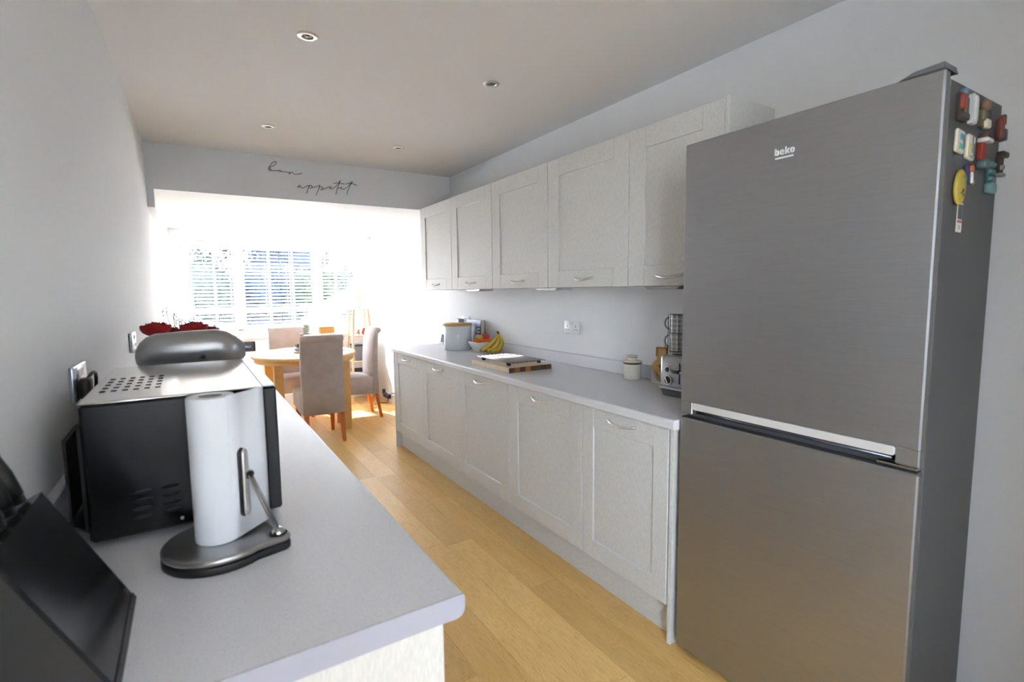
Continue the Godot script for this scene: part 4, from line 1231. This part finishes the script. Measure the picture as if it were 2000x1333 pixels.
func mugs(y: float) -> void:
	# two patterns printed on the mugs
	var pats := []
	for k in 2:
		var im := Image.create(128, 128, false, Image.FORMAT_RGB8)
		for j in 128:
			for i in 128:
				var u := (i % 32) / 32.0 - 0.5
				var v := (j % 32) / 32.0 - 0.5
				var d := absf(u) + absf(v)
				var ink := 0.0
				if k == 0:
					ink = 1.0 if absf(d - 0.42) < 0.07 or absf(d - 0.16) < 0.06 else 0.0
				else:
					var a := atan2(v, u)
					ink = 1.0 if Vector2(u, v).length() < 0.26 + 0.16 * cos(6.0 * a) and Vector2(u, v).length() > 0.07 else 0.0
				im.set_pixel(i, j, C(226, 226, 222).lerp([C(150, 146, 140), C(116, 128, 140)][k], ink))
		var m := mat("mug_pattern%d" % k, Color(1, 1, 1), 0.2)
		m.albedo_texture = tex(im)
		tri_map(m, Vector3(11, 11, 11))
		pats.append(m)
	var st := thing("mug_rack", "thin dark wire mug stand behind the toaster", "rack", Vector3(2.004, y, -1.668))
	part("base", MB.new().smooth(1).lathe([Vector2(0, 0), Vector2(0.05, 0), Vector2(0.05, 0.004), Vector2(0, 0.004)], 24), M("black_matt"), st)
	for a in [2.3, 2.9]:
		part("post", MB.new().tube([Vector3(cos(a) * 0.0485, 0.004, -sin(a) * 0.0485 - 0.0), Vector3(cos(a) * 0.0485, 0.358, -sin(a) * 0.0485)], 0.0016, 6), M("black_matt"), st)
	var names := ["patterned mug with handle at the top of the stack behind the toaster", "pale patterned mug second from the top of the stack behind the toaster", "third mug down in the stack, hidden by the toaster", "bottom mug of the stack, hidden by the toaster"]
	for k in 4:
		var g := thing("mug", names[k], "mug", Vector3(2.004, y + 0.005 + 0.0885 * (3 - k), -1.668), 0, "stacked patterned mugs")
		var prof := [Vector2(0, 0), Vector2(0.042, 0), Vector2(0.044, 0.003), Vector2(0.0465, 0.085), Vector2(0.0465, 0.0875), Vector2(0.0425, 0.0875), Vector2(0.04, 0.006), Vector2(0, 0.005)]
		part("cup", MB.new().flat().lathe(prof, 10), pats[1 if k == 0 else 0], g)
		part("rim", MB.new().smooth().lathe([Vector2(0.0463, 0.084), Vector2(0.0472, 0.086), Vector2(0.0468, 0.0882), Vector2(0.0425, 0.0882)], 10), mat("mug_rim", C(96, 98, 102), 0.3), g)
		var pts := []
		for j in 11:
			var a := -PI / 2 + PI * j / 10.0
			pts.append(Vector3(-0.014 - cos(a) * 0.016, 0.044 + sin(a) * 0.029, -0.042 - cos(a) * 0.017))
		part("handle", MB.new().smooth().tube(pts, 0.0048, 8), mat("mug_handle", C(160, 162, 164), 0.25), g)

# ---------------------------------------------------------------- left worktop
func on_left_worktop() -> void:
	var y := WT + 0.0003
	microwave(y)
	mixer(y)
	towel(y)
	knives(y)
	flowers(y)

func microwave(y: float) -> void:
	var t := thing("microwave", "black microwave oven with a polished steel top on the left worktop", "microwave", Vector3(-0.03, y, -1.475))
	var x0 := -0.155
	var x1 := 0.15
	part("body", MB.new().box(Vector3((x0 + x1) / 2, 0.1465, 0), Vector3(x1 - x0, 0.265, 0.545), 0.006), M("black_gloss"), t)
	part("top_plate", MB.new().box(Vector3((x0 + x1) / 2 + 0.001, 0.2805, 0), Vector3(x1 - x0 + 0.004, 0.005, 0.548), 0.002), mat("polished", C(214, 210, 204), 0.1, 1.0), t)
	for i in 6:
		for j in 5:
			part("vent_hole", MB.new().at(T(Vector3.ZERO)).box(Vector3(-0.132 + 0.0188 * i, 0.2829, 0.148 - 0.045 * j + 0.0), Vector3(0.0095, 0.0008, 0.018)), M("dark_hole"), t)
	part("door", MB.new().box(Vector3(x1 + 0.0145, 0.145, 0.0), Vector3(0.027, 0.272, 0.552), 0.004), M("black_matt"), t)
	part("door_edge", MB.new().box(Vector3(x1 + 0.0145, 0.2825, 0.0), Vector3(0.024, 0.003, 0.54), 0.001), mat("door_edge", C(196, 204, 214), 0.2, 0.6), t)
	part("door_handle", MB.new().smooth().tube([Vector3(x1 + 0.045, 0.25, -0.16), Vector3(x1 + 0.045, 0.05, -0.16)], 0.008, 10).tube([Vector3(x1 + 0.026, 0.24, -0.16), Vector3(x1 + 0.045, 0.24, -0.16)], 0.006, 8).tube([Vector3(x1 + 0.026, 0.06, -0.16), Vector3(x1 + 0.045, 0.06, -0.16)], 0.006, 8), M("black_gloss"), t)
	part("rear_cover", MB.new().at(Transform3D(Basis(), Vector3.ZERO)).prism(poly("-0.154,0.03 -0.154,0.245 -0.163,0.243 -0.183,0.215 -0.183,0.05"), -0.18, 0.268, 0.006), mat("cover_black", C(34, 34, 35), 0.6), t)
	for i in 2:
		for j in 4:
			part("side_vent", MB.new().at(T(Vector3(-0.07 + 0.047 * i, 0.098 - 0.0165 * j + 0.002 * i, 0.2725), 0, 0, 0.06)).smooth(1).prism(poly("-0.017,0 -0.009,0.004 0.009,0.004 0.017,0 0.009,-0.003 -0.009,-0.003"), -0.001, 0.0022, 0.001), M("dark_hole"), t)
	for sx in [-0.12, 0.12]:
		for sz in [-0.22, 0.22]:
			part("foot", MB.new().smooth(1).lathe([Vector2(0, 0), Vector2(0.012, 0), Vector2(0.012, 0.0145), Vector2(0, 0.0145)], 14), M("black_matt"), t, Vector3(sx, 0, sz))
	part("foot_screw", MB.new().smooth().ball(Vector3(-0.008, 0.03, 0.2735), Vector3(0.004, 0.004, 0.002), 10), M("chrome"), t)

func mixer(y: float) -> void:
	var t := thing("stand_mixer", "silver stand mixer whose rounded head shows above the microwave", "mixer", Vector3(-0.002, y, -1.98))
	var sil := mat("mixer_silver", C(168, 168, 168), 0.3, 0.75)
	# head: superellipse sections along x
	var rings := []
	var sec := [[-0.152, 0.285, 0.004, 0.004], [-0.149, 0.285, 0.022, 0.02], [-0.138, 0.289, 0.040, 0.036], [-0.12, 0.295, 0.052, 0.047], [-0.095, 0.299, 0.058, 0.053], [0.0, 0.302, 0.06, 0.056], [0.075, 0.303, 0.06, 0.056], [0.105, 0.300, 0.054, 0.052], [0.13, 0.295, 0.043, 0.044], [0.148, 0.291, 0.031, 0.034], [0.155, 0.290, 0.022, 0.026]]
	for s in sec:
		var ring := []
		for k in 28:
			var a := TAU * k / 28.0
			var cy := sin(a)
			var cz := cos(a)
			ring.append(Vector3(s[0], s[1] + signf(cy) * pow(absf(cy), 0.85) * s[2], -signf(cz) * pow(absf(cz), 0.85) * s[3]))
		ring.reverse()
		rings.append(ring)
	part("head", MB.new().smooth().loft(rings), sil, t)
	part("attachment_hub", MB.new().smooth(1).tube([Vector3(0.148, 0.298, 0), Vector3(0.158, 0.298, 0), Vector3(0.184, 0.298, 0)], [0.019, 0.0175, 0.0175], 24), mat("hub", C(140, 144, 150), 0.25, 0.8), t)
	part("hub_cap", MB.new().smooth(1).tube([Vector3(0.1842, 0.298, 0), Vector3(0.187, 0.298, 0)], 0.0172, 24), mat("hub_cap", C(40, 44, 66), 0.3), t)
	var tr := MB.new()
	tr.box(Vector3(-0.004, 0.2415, 0), Vector3(0.25, 0.005, 0.1), 0.002)
	part("trim_band", tr, mat("trim_bright", C(226, 226, 228), 0.15, 1.0), t)
	part("pin_hole", MB.new().smooth().ball(Vector3(0.03, 0.281, 0.0515), Vector3(0.0088, 0.0088, 0.004), 16), M("black_matt"), t)
	part("neck", MB.new().smooth().loft([rr3(-0.075, 0.03, 0.075, 0.09), rr3(-0.085, 0.16, 0.058, 0.075), rr3(-0.08, 0.245, 0.075, 0.085)]), sil, t)
	part("base", MB.new().at(Transform3D(Basis(Vector3.RIGHT, -PI / 2), Vector3.ZERO)).smooth(1).prism(rrect(0.3, 0.19, 0.07, 6), 0.0, 0.03, 0.005), sil, t)
	part("bowl", MB.new().smooth().lathe([Vector2(0.0, 0.031), Vector2(0.05, 0.031), Vector2(0.05, 0.04), Vector2(0.075, 0.07), Vector2(0.088, 0.12), Vector2(0.09, 0.18), Vector2(0.086, 0.18), Vector2(0.084, 0.12), Vector2(0, 0.05)], 32), M("steel"), t, Vector3(0.058, 0, 0))
	part("beater_shaft", MB.new().smooth().tube([Vector3(0.058, 0.245, 0), Vector3(0.058, 0.1, 0)], 0.008, 10), M("steel"), t)

func rr3(x: float, yy: float, w: float, d: float) -> Array:
	var out := []
	for p in rrect(w, d, minf(w, d) * 0.3, 4):
		out.append(Vector3(x + p.x, yy, -p.y))
	return out

func towel(y: float) -> void:
	var cx := 0.022
	var cz := -1.068
	var t := thing("towel_holder", "steel kitchen roll holder with black base and a sprung side arm", "towel holder", Vector3(cx, y, cz))
	# teardrop base with a round ear for the arm
	var ou := PackedVector2Array()
	for k in 33:
		var a := deg_to_rad(38) + deg_to_rad(270) * k / 32.0
		ou.append(Vector2(cos(a) * 0.093, sin(a) * 0.093))
	for k in 11:
		var a := deg_to_rad(-78) + deg_to_rad(168) * k / 10.0
		ou.append(Vector2(0.098 + cos(a) * 0.0165, -0.046 + sin(a) * 0.0165))
	var ro := Transform3D(Basis(Vector3.RIGHT, -PI / 2) * Basis(), Vector3.ZERO)
	var up := Transform3D(Basis(Vector3(1, 0, 0), Vector3(0, 0, -1), Vector3(0, 1, 0)), Vector3.ZERO)
	part("rubber_base", MB.new().at(up).smooth(1).prism(ou, 0.0, 0.015, 0.002), M("black_matt"), t)
	part("steel_base", MB.new().at(up).smooth(1).prism(ou, 0.0152, 0.029, 0.004), M("steel"), t)
	part("post", MB.new().smooth().tube([Vector3(0, 0.029, 0), Vector3(0, 0.27, 0)], 0.006, 10), M("steel"), t)
	var ear := Vector3(0.094, 0.031, 0.046)
	part("pivot", MB.new().smooth().ball(ear, Vector3(0.0125, 0.011, 0.0125), 18), M("chrome"), t)
	part("pivot_ring", MB.new().smooth(1).lathe([Vector2(0.015, 0), Vector2(0.0162, 0.002), Vector2(0.0145, 0.0035), Vector2(0.0125, 0.002)], 24), M("black_matt"), t, Vector3(ear.x, 0.0285, ear.z))
	var pad := Vector3(0.0445, 0.132, 0.020)
	var dirz := Vector3(-0.35, 0, 0.9).normalized()
	for s in [-1, 1]:
		part("arm", MB.new().smooth().tube([ear + dirz * s * 0.008 + Vector3(0, 0.004, 0), pad + Vector3(0.010, 0.012, 0) + dirz * s * 0.005], 0.0026, 8), M("steel"), t)
	part("joint", MB.new().smooth().tube([pad + Vector3(0.010, 0.012, 0) - dirz * 0.007, pad + Vector3(0.010, 0.012, 0) + dirz * 0.007], 0.006, 10), M("black_matt"), t)
	var pb := Basis(Vector3.UP, deg_to_rad(62))
	part("pad_back", MB.new().at(Transform3D(pb, pad)).smooth(1).prism(rrect(0.022, 0.13, 0.0109, 8), -0.006, 0.0, 0.002), M("black_matt"), t)
	part("pad", MB.new().at(Transform3D(pb, pad)).smooth(1).prism(rrect(0.019, 0.127, 0.0094, 8), 0.0, 0.006, 0.002), M("nickel"), t)
	# the roll itself, with its loose end hanging away to the back
	var r := thing("kitchen_roll", "white kitchen paper roll on the steel holder with its sheet hanging loose", "kitchen roll", Vector3(cx, y + 0.0295, cz))
	var pn := noise(51, 0.11, 2)
	var pi := Image.create(128, 128, false, Image.FORMAT_RGB8)
	for j in 128:
		for i in 128:
			var g := 0.9 + 0.1 * pn.get_noise_2d(i, j)
			pi.set_pixel(i, j, Color(g, g, g))
	var pm := mat("paper_towel", C(240, 242, 246), 0.95)
	pm.heightmap_enabled = true
	pm.heightmap_texture = tex(pi)
	pm.heightmap_scale = 0.08
	tri_map(pm, Vector3(9, 9, 9))
	part("roll", MB.new().smooth().lathe([Vector2(0.02, 0.0), Vector2(0.0375, 0.0), Vector2(0.039, 0.002), Vector2(0.039, 0.266), Vector2(0.0375, 0.268), Vector2(0.02, 0.268), Vector2(0.02, 0.0)], 40), pm, r)
	part("core", MB.new().smooth().lathe([Vector2(0.0198, 0.001), Vector2(0.0198, 0.267), Vector2(0.0185, 0.267), Vector2(0.0185, 0.001), Vector2(0.0198, 0.001)], 28), mat("card", C(150, 140, 128), 0.9), r)
	var sh := PackedVector2Array()
	var up2 := Transform3D(Basis(Vector3(1, 0, 0), Vector3(0, 0, -1), Vector3(0, 1, 0)), Vector3.ZERO)
	var line := [Vector2(0.0235, -0.0325), Vector2(0.033, -0.027), Vector2(0.045, -0.014), Vector2(0.06, 0.0), Vector2(0.078, 0.017), Vector2(0.09, 0.031)]
	for p in line: sh.append(p)
	for k in line.size(): sh.append(line[line.size() - 1 - k] + Vector2(-0.0010, 0.0012))
	part("loose_sheet", MB.new().at(up2).smooth(1).prism(sh, 0.003, 0.27), pm, r)

func knives(y: float) -> void:
	var t := thing("knife_block", "black slanted knife block on the near corner of the left worktop", "knife block", Vector3(0, y, 0))
	var bm := mat("block_black", C(34, 35, 37), 0.2)
	part("block", MB.new().prism(poly("-0.1,0.0 -0.198,0.198 -0.238,0.178 -0.238,0.105 -0.2,0.0"), -0.978, -0.745, 0.004), bm, t)
	part("band", MB.new().prism(poly("-0.0993,0.002 -0.1038,0.011 -0.1058,0.010 -0.101,0.001"), -0.974, -0.749), mat("block_band", C(44, 45, 47), 0.4), t)
	part("badge", MB.new().at(T(Vector3(-0.1105, 0.0235, -0.962), 0, 0, deg_to_rad(26.3))).box(Vector3.ZERO, Vector3(0.001, 0.008, 0.008)), mat("block_badge", C(96, 97, 98), 0.5), t)
	for k in 5:
		var z := -0.958 + 0.046 * k
		var n := thing("knife", ["black-handled knife in the block slot nearest the microwave", "black-handled knife second from the microwave end of the block", "black-handled knife in the middle slot of the block", "black-handled knife second from the near end of the block", "black-handled knife in the near end slot of the block"][k], "knife", Vector3(-0.221, y + 0.189, z), 0, "knives in the black block")
		n.rotation.z = deg_to_rad(18)
		var pr := poly("-0.011,0.012 -0.012,0.05 -0.010,0.085 -0.007,0.102 0.004,0.104 0.011,0.094 0.0095,0.07 0.012,0.045 0.011,0.012")
		part("handle", MB.new().smooth(1).prism(pr, -0.009, 0.009, 0.004), M("black_matt"), n)
		part("bolster", MB.new().box(Vector3(0, 0.0055, 0), Vector3(0.02, 0.012, 0.012), 0.002), mat("bolster", C(44, 44, 46), 0.35), n)

func flowers(y: float) -> void:
	var v := thing("rose_vase", "glass vase standing behind the mixer on the left worktop", "vase", Vector3(-0.04, y, -2.45))
	part("vase", MB.new().smooth().lathe([Vector2(0, 0), Vector2(0.04, 0), Vector2(0.045, 0.06), Vector2(0.038, 0.15), Vector2(0.05, 0.2), Vector2(0.047, 0.2), Vector2(0.035, 0.15), Vector2(0.041, 0.06), Vector2(0, 0.01)], 28), mat("vase_white", C(228, 230, 232), 0.15), v)
	var red := mat("rose_red", C(176, 16, 26), 0.55)
	var green := mat("rose_green", C(60, 92, 50), 0.6)
	var spots := [[Vector3(-0.115, 0.316, -2.420), 0.052, "large red rose at the wall side behind the mixer"], [Vector3(0.012, 0.313, -2.440), 0.05, "red rose in the middle of the bouquet behind the mixer"], [Vector3(-0.072, 0.293, -2.560), 0.043, "red rose set back in the bouquet behind the mixer"], [Vector3(0.070, 0.293, -2.540), 0.036, "smaller red rose at the window side of the bouquet"], [Vector3(0.100, 0.286, -2.410), 0.028, "smallest red rose low at the right of the bouquet"]]
	for s in spots:
		var p: Vector3 = s[0]
		var r: float = s[1]
		var t := thing("rose", s[2], "rose", Vector3(p.x, y + p.y + 0.03, p.z), 0, "red roses in the vase")
		part("stem", MB.new().tube([Vector3(0, -r * 0.4, 0), (Vector3(-0.04, 0.17, -2.45) - p) * 0.96], 0.0022, 6), green, t)
		for k in 13:
			var lay := 0 if k < 3 else (1 if k < 8 else 2)
			var a: float = TAU * k / [3.0, 5.0, 5.0][lay] + lay * 0.6
			var pr: float = r * [0.3, 0.62, 0.98][lay]
			var ht: float = r * [0.55, 0.48, 0.34][lay]
			var pet := MB.new().smooth()
			var g := []
			for i in 5:
				var row := []
				for j in 5:
					var uu := (j - 2) / 2.0
					var vv := i / 4.0
					var aa: float = a + uu * [1.15, 0.8, 0.75][lay]
					var rad := pr * (0.18 + 0.82 * sin(vv * 1.75)) * (1.0 + 0.05 * sin(uu * 4.0 + k))
					var hh := -r * 0.5 + (ht + r * 0.5) * (1.0 - cos(vv * 1.9)) / 1.32 * (1.0 - 0.10 * uu * uu) + r * 0.05 * sin(uu * 5.0 + k * 2.0) * vv
					row.append(Vector3(cos(aa) * rad, hh, sin(aa) * rad))
				g.append(row)
			for i in 4:
				for j in 4:
					pet.quad(g[i][j], g[i + 1][j], g[i + 1][j + 1], g[i][j + 1])
			part("petal", pet, red, t)
		part("calyx", MB.new().smooth().ball(Vector3(0, -r * 0.45, 0), Vector3(r * 0.4, r * 0.25, r * 0.4), 10), green, t)
	var rng := RandomNumberGenerator.new()
	rng.seed = 17
	var gy := MB.new()
	for k in 16:
		var b := Vector3(-0.04, y + 0.19, -2.45)
		var e := Vector3(-0.115 + 0.24 * rng.randf(), y + 0.35 + 0.07 * rng.randf(), -2.40 - 0.12 * rng.randf())
		gy.tube([b, e], 0.0009, 4)
		for j in 7:
			gy.ball(e + Vector3(rng.randfn(), rng.randfn() * 0.8, rng.randfn()) * 0.012, Vector3(0.0022, 0.0022, 0.0022), 6)
	var gp := one("baby_breath", gy, mat("gyp", C(120, 116, 104), 0.8), "spray of tiny buds on thin stems above the red roses", "flowers")
	gp.set_meta("kind", "stuff")

# ---------------------------------------------------------------- fittings
func double_socket(label: String, at: Vector3, turn: float, plate: Material, plugged: int) -> void:
	# faces +z of its own axes
	var t := thing("wall_socket", label, "socket", at, turn, "double wall sockets")
	part("plate", MB.new().smooth(1).prism(rrect(0.15, 0.086, 0.006, 4), 0.0, 0.011, 0.003), plate, t)
	for s in [-1, 1]:
		part("switch", MB.new().at(T(Vector3(s * 0.0125, 0.022, 0.0115), 0.12)).box(Vector3.ZERO, Vector3(0.011, 0.019, 0.004), 0.001), M("white_plastic"), t)
		if s == plugged:
			continue
		var h := MB.new()
		for p in [[0, 0.008, 0.005, 0.009], [-0.012, -0.014, 0.007, 0.005], [0.012, -0.014, 0.007, 0.005]]:
			h.box(Vector3(s * 0.044 + p[0], p[1], 0.011), Vector3(p[2], p[3], 0.0008))
		part("socket_hole", h, M("dark_hole"), t)

func small_fittings() -> void:
	double_socket("white double wall socket above the steel rack", Vector3(XR - 0.0005, 1.141, -2.575), -PI / 2, M("white_plastic"), 0)
	double_socket("white double wall socket with an adaptor in it above the bread bin", Vector3(XR - 0.0005, 1.118, -4.07), -PI / 2, M("white_plastic"), -1)
	var ad := thing("plug_adaptor", "square grey plug-in adaptor in the wall socket above the bread bin", "adaptor", Vector3(XR - 0.012, 1.1, -4.125), -PI / 2)
	part("case", MB.new().smooth(1).prism(rrect(0.06, 0.075, 0.006, 3), 0.0, 0.05, 0.004), mat("adaptor_grey", C(150, 152, 154), 0.4), ad)
	part("lens", MB.new().box(Vector3(0, 0.02, 0.0502), Vector3(0.03, 0.006, 0.0008)), M("white_plastic"), ad)
	var sat := mat("socket_chrome", C(206, 210, 222), 0.18, 0.85)
	var ang := atan2(0.062, 3.35)
	double_socket("chrome double wall socket behind the microwave with a black plug in it", Vector3(-0.2495, 1.168, -1.64), PI / 2 - ang, sat, 1)
	double_socket("chrome double wall socket near the roses on the left wall", Vector3(-0.2265, 1.172, -2.81), PI / 2 - ang, sat, 0)
	var pg := thing("power_plug", "black power plug and cable in the chrome socket behind the microwave", "plug", Vector3(-0.2375, 1.155, -1.596))
	part("plug_body", MB.new().at(T(Vector3.ZERO, 0, PI / 2)).smooth(1).prism(rrect(0.045, 0.05, 0.012, 4), 0.0, 0.024, 0.004), M("black_matt"), pg)
	part("cable", MB.new().smooth().tube(smoothed([Vector3(0.012, 0.018, -0.02), Vector3(0.02, 0.03, -0.06), Vector3(0.018, 0.01, -0.12), Vector3(0.005, -0.08, -0.17), Vector3(0.004, -0.15, -0.185)]), 0.004, 8), M("black_matt"), pg)
	# recessed ceiling spotlights, switched off
	var lens := mat("spot_lens", C(120, 124, 130), 0.1, 0.4)
	var names := ["brushed steel ceiling spotlight nearest the camera, on the left", "brushed steel ceiling spotlight nearest the wall cabinets and fridge", "brushed steel ceiling spotlight above and left of the wall lettering", "brushed steel ceiling spotlight above and right of the wall lettering", "white dining ceiling spotlight, near left of the four", "white dining ceiling spotlight, near right of the four", "white dining ceiling spotlight, far left near the window", "white dining ceiling spotlight, far right near the window"]
	var sp := [[0.472, -2.279], [1.352, -2.32], [0.488, -3.598], [1.352, -3.661], [0.513, -5.06], [1.426, -5.123], [0.529, -6.406], [1.414, -6.462]]
	for k in 8:
		var s := thing("ceiling_spotlight", names[k], "spotlight", Vector3(sp[k][0], CEIL if k < 4 else DCEIL, sp[k][1]), 0, "recessed ceiling spotlights")
		part("ring", MB.new().smooth().lathe([Vector2(0.0215, -0.001), Vector2(0.0235, -0.0045), Vector2(0.027, -0.005), Vector2(0.037, -0.0035), Vector2(0.041, -0.001), Vector2(0.0415, 0.0)].map(func(p): return p), 36), M("nickel") if k < 4 else M("white_plastic"), s)
		part("lens", MB.new().smooth(1).lathe([Vector2(0.0, -0.0012), Vector2(0.012, -0.0012), Vector2(0.0225, -0.0005)], 28), lens if k < 4 else M("white_enamel"), s)
		part("lamp_centre", MB.new().smooth().ball(Vector3(0, -0.0012, 0), Vector3(0.008, 0.002, 0.008), 14), mat("lamp_dark", C(58, 60, 64), 0.2), s)
	# black wire lettering on the drop wall
	var zt := ZB + 0.006
	var wire := mat("wire_black", C(24, 22, 20), 0.5)
	var words := {"bon": ["0.571,2.322 0.583,2.343 0.600,2.366 0.620,2.379 0.628,2.373 0.619,2.356 0.598,2.341 0.578,2.330 0.571,2.320 0.573,2.313 0.582,2.322 0.587,2.317 0.581,2.308 0.575,2.309", "0.581,2.308 0.640,2.312 0.645,2.315 0.650,2.317 0.656,2.314 0.652,2.307 0.645,2.308", "0.656,2.309 0.712,2.308 0.719,2.306 0.715,2.295 0.723,2.305 0.736,2.312 0.744,2.307 0.756,2.297 0.781,2.302 0.810,2.312"],
		"appetit": ["0.793,2.217 0.778,2.212 0.772,2.204 0.776,2.200 0.792,2.211 0.797,2.201 0.813,2.200 0.830,2.211 0.856,2.225", "0.858,2.226 0.836,2.159", "0.848,2.202 0.860,2.219 0.875,2.225 0.879,2.215 0.865,2.200 0.860,2.201", "0.872,2.208 0.906,2.217 0.941,2.234", "0.940,2.234 0.907,2.151", "0.934,2.208 0.945,2.221 0.959,2.222 0.959,2.213 0.943,2.196", "0.950,2.203 0.970,2.208 0.997,2.221 1.020,2.230 1.026,2.225 1.014,2.220 1.015,2.213 1.027,2.212 1.054,2.229 1.077,2.252 1.101,2.287", "1.101,2.287 1.071,2.212 1.061,2.173", "1.046,2.256 1.073,2.265 1.100,2.263 1.134,2.261", "1.071,2.220 1.094,2.227 1.110,2.235 1.104,2.224 1.116,2.218 1.139,2.227 1.167,2.252 1.197,2.290", "1.197,2.290 1.161,2.220 1.147,2.179", "1.145,2.261 1.172,2.271 1.200,2.271 1.229,2.259"]}
	for w in words:
		var b := MB.new().smooth()
		for s in words[w]:
			b.tube(smoothed(path(s, zt), 3), 0.0021, 6)
		one("wall_lettering", b, wire, "black wire word %s in handwriting on the drop wall" % w, "wall sign", Vector3.ZERO, "wire words over the dining opening")
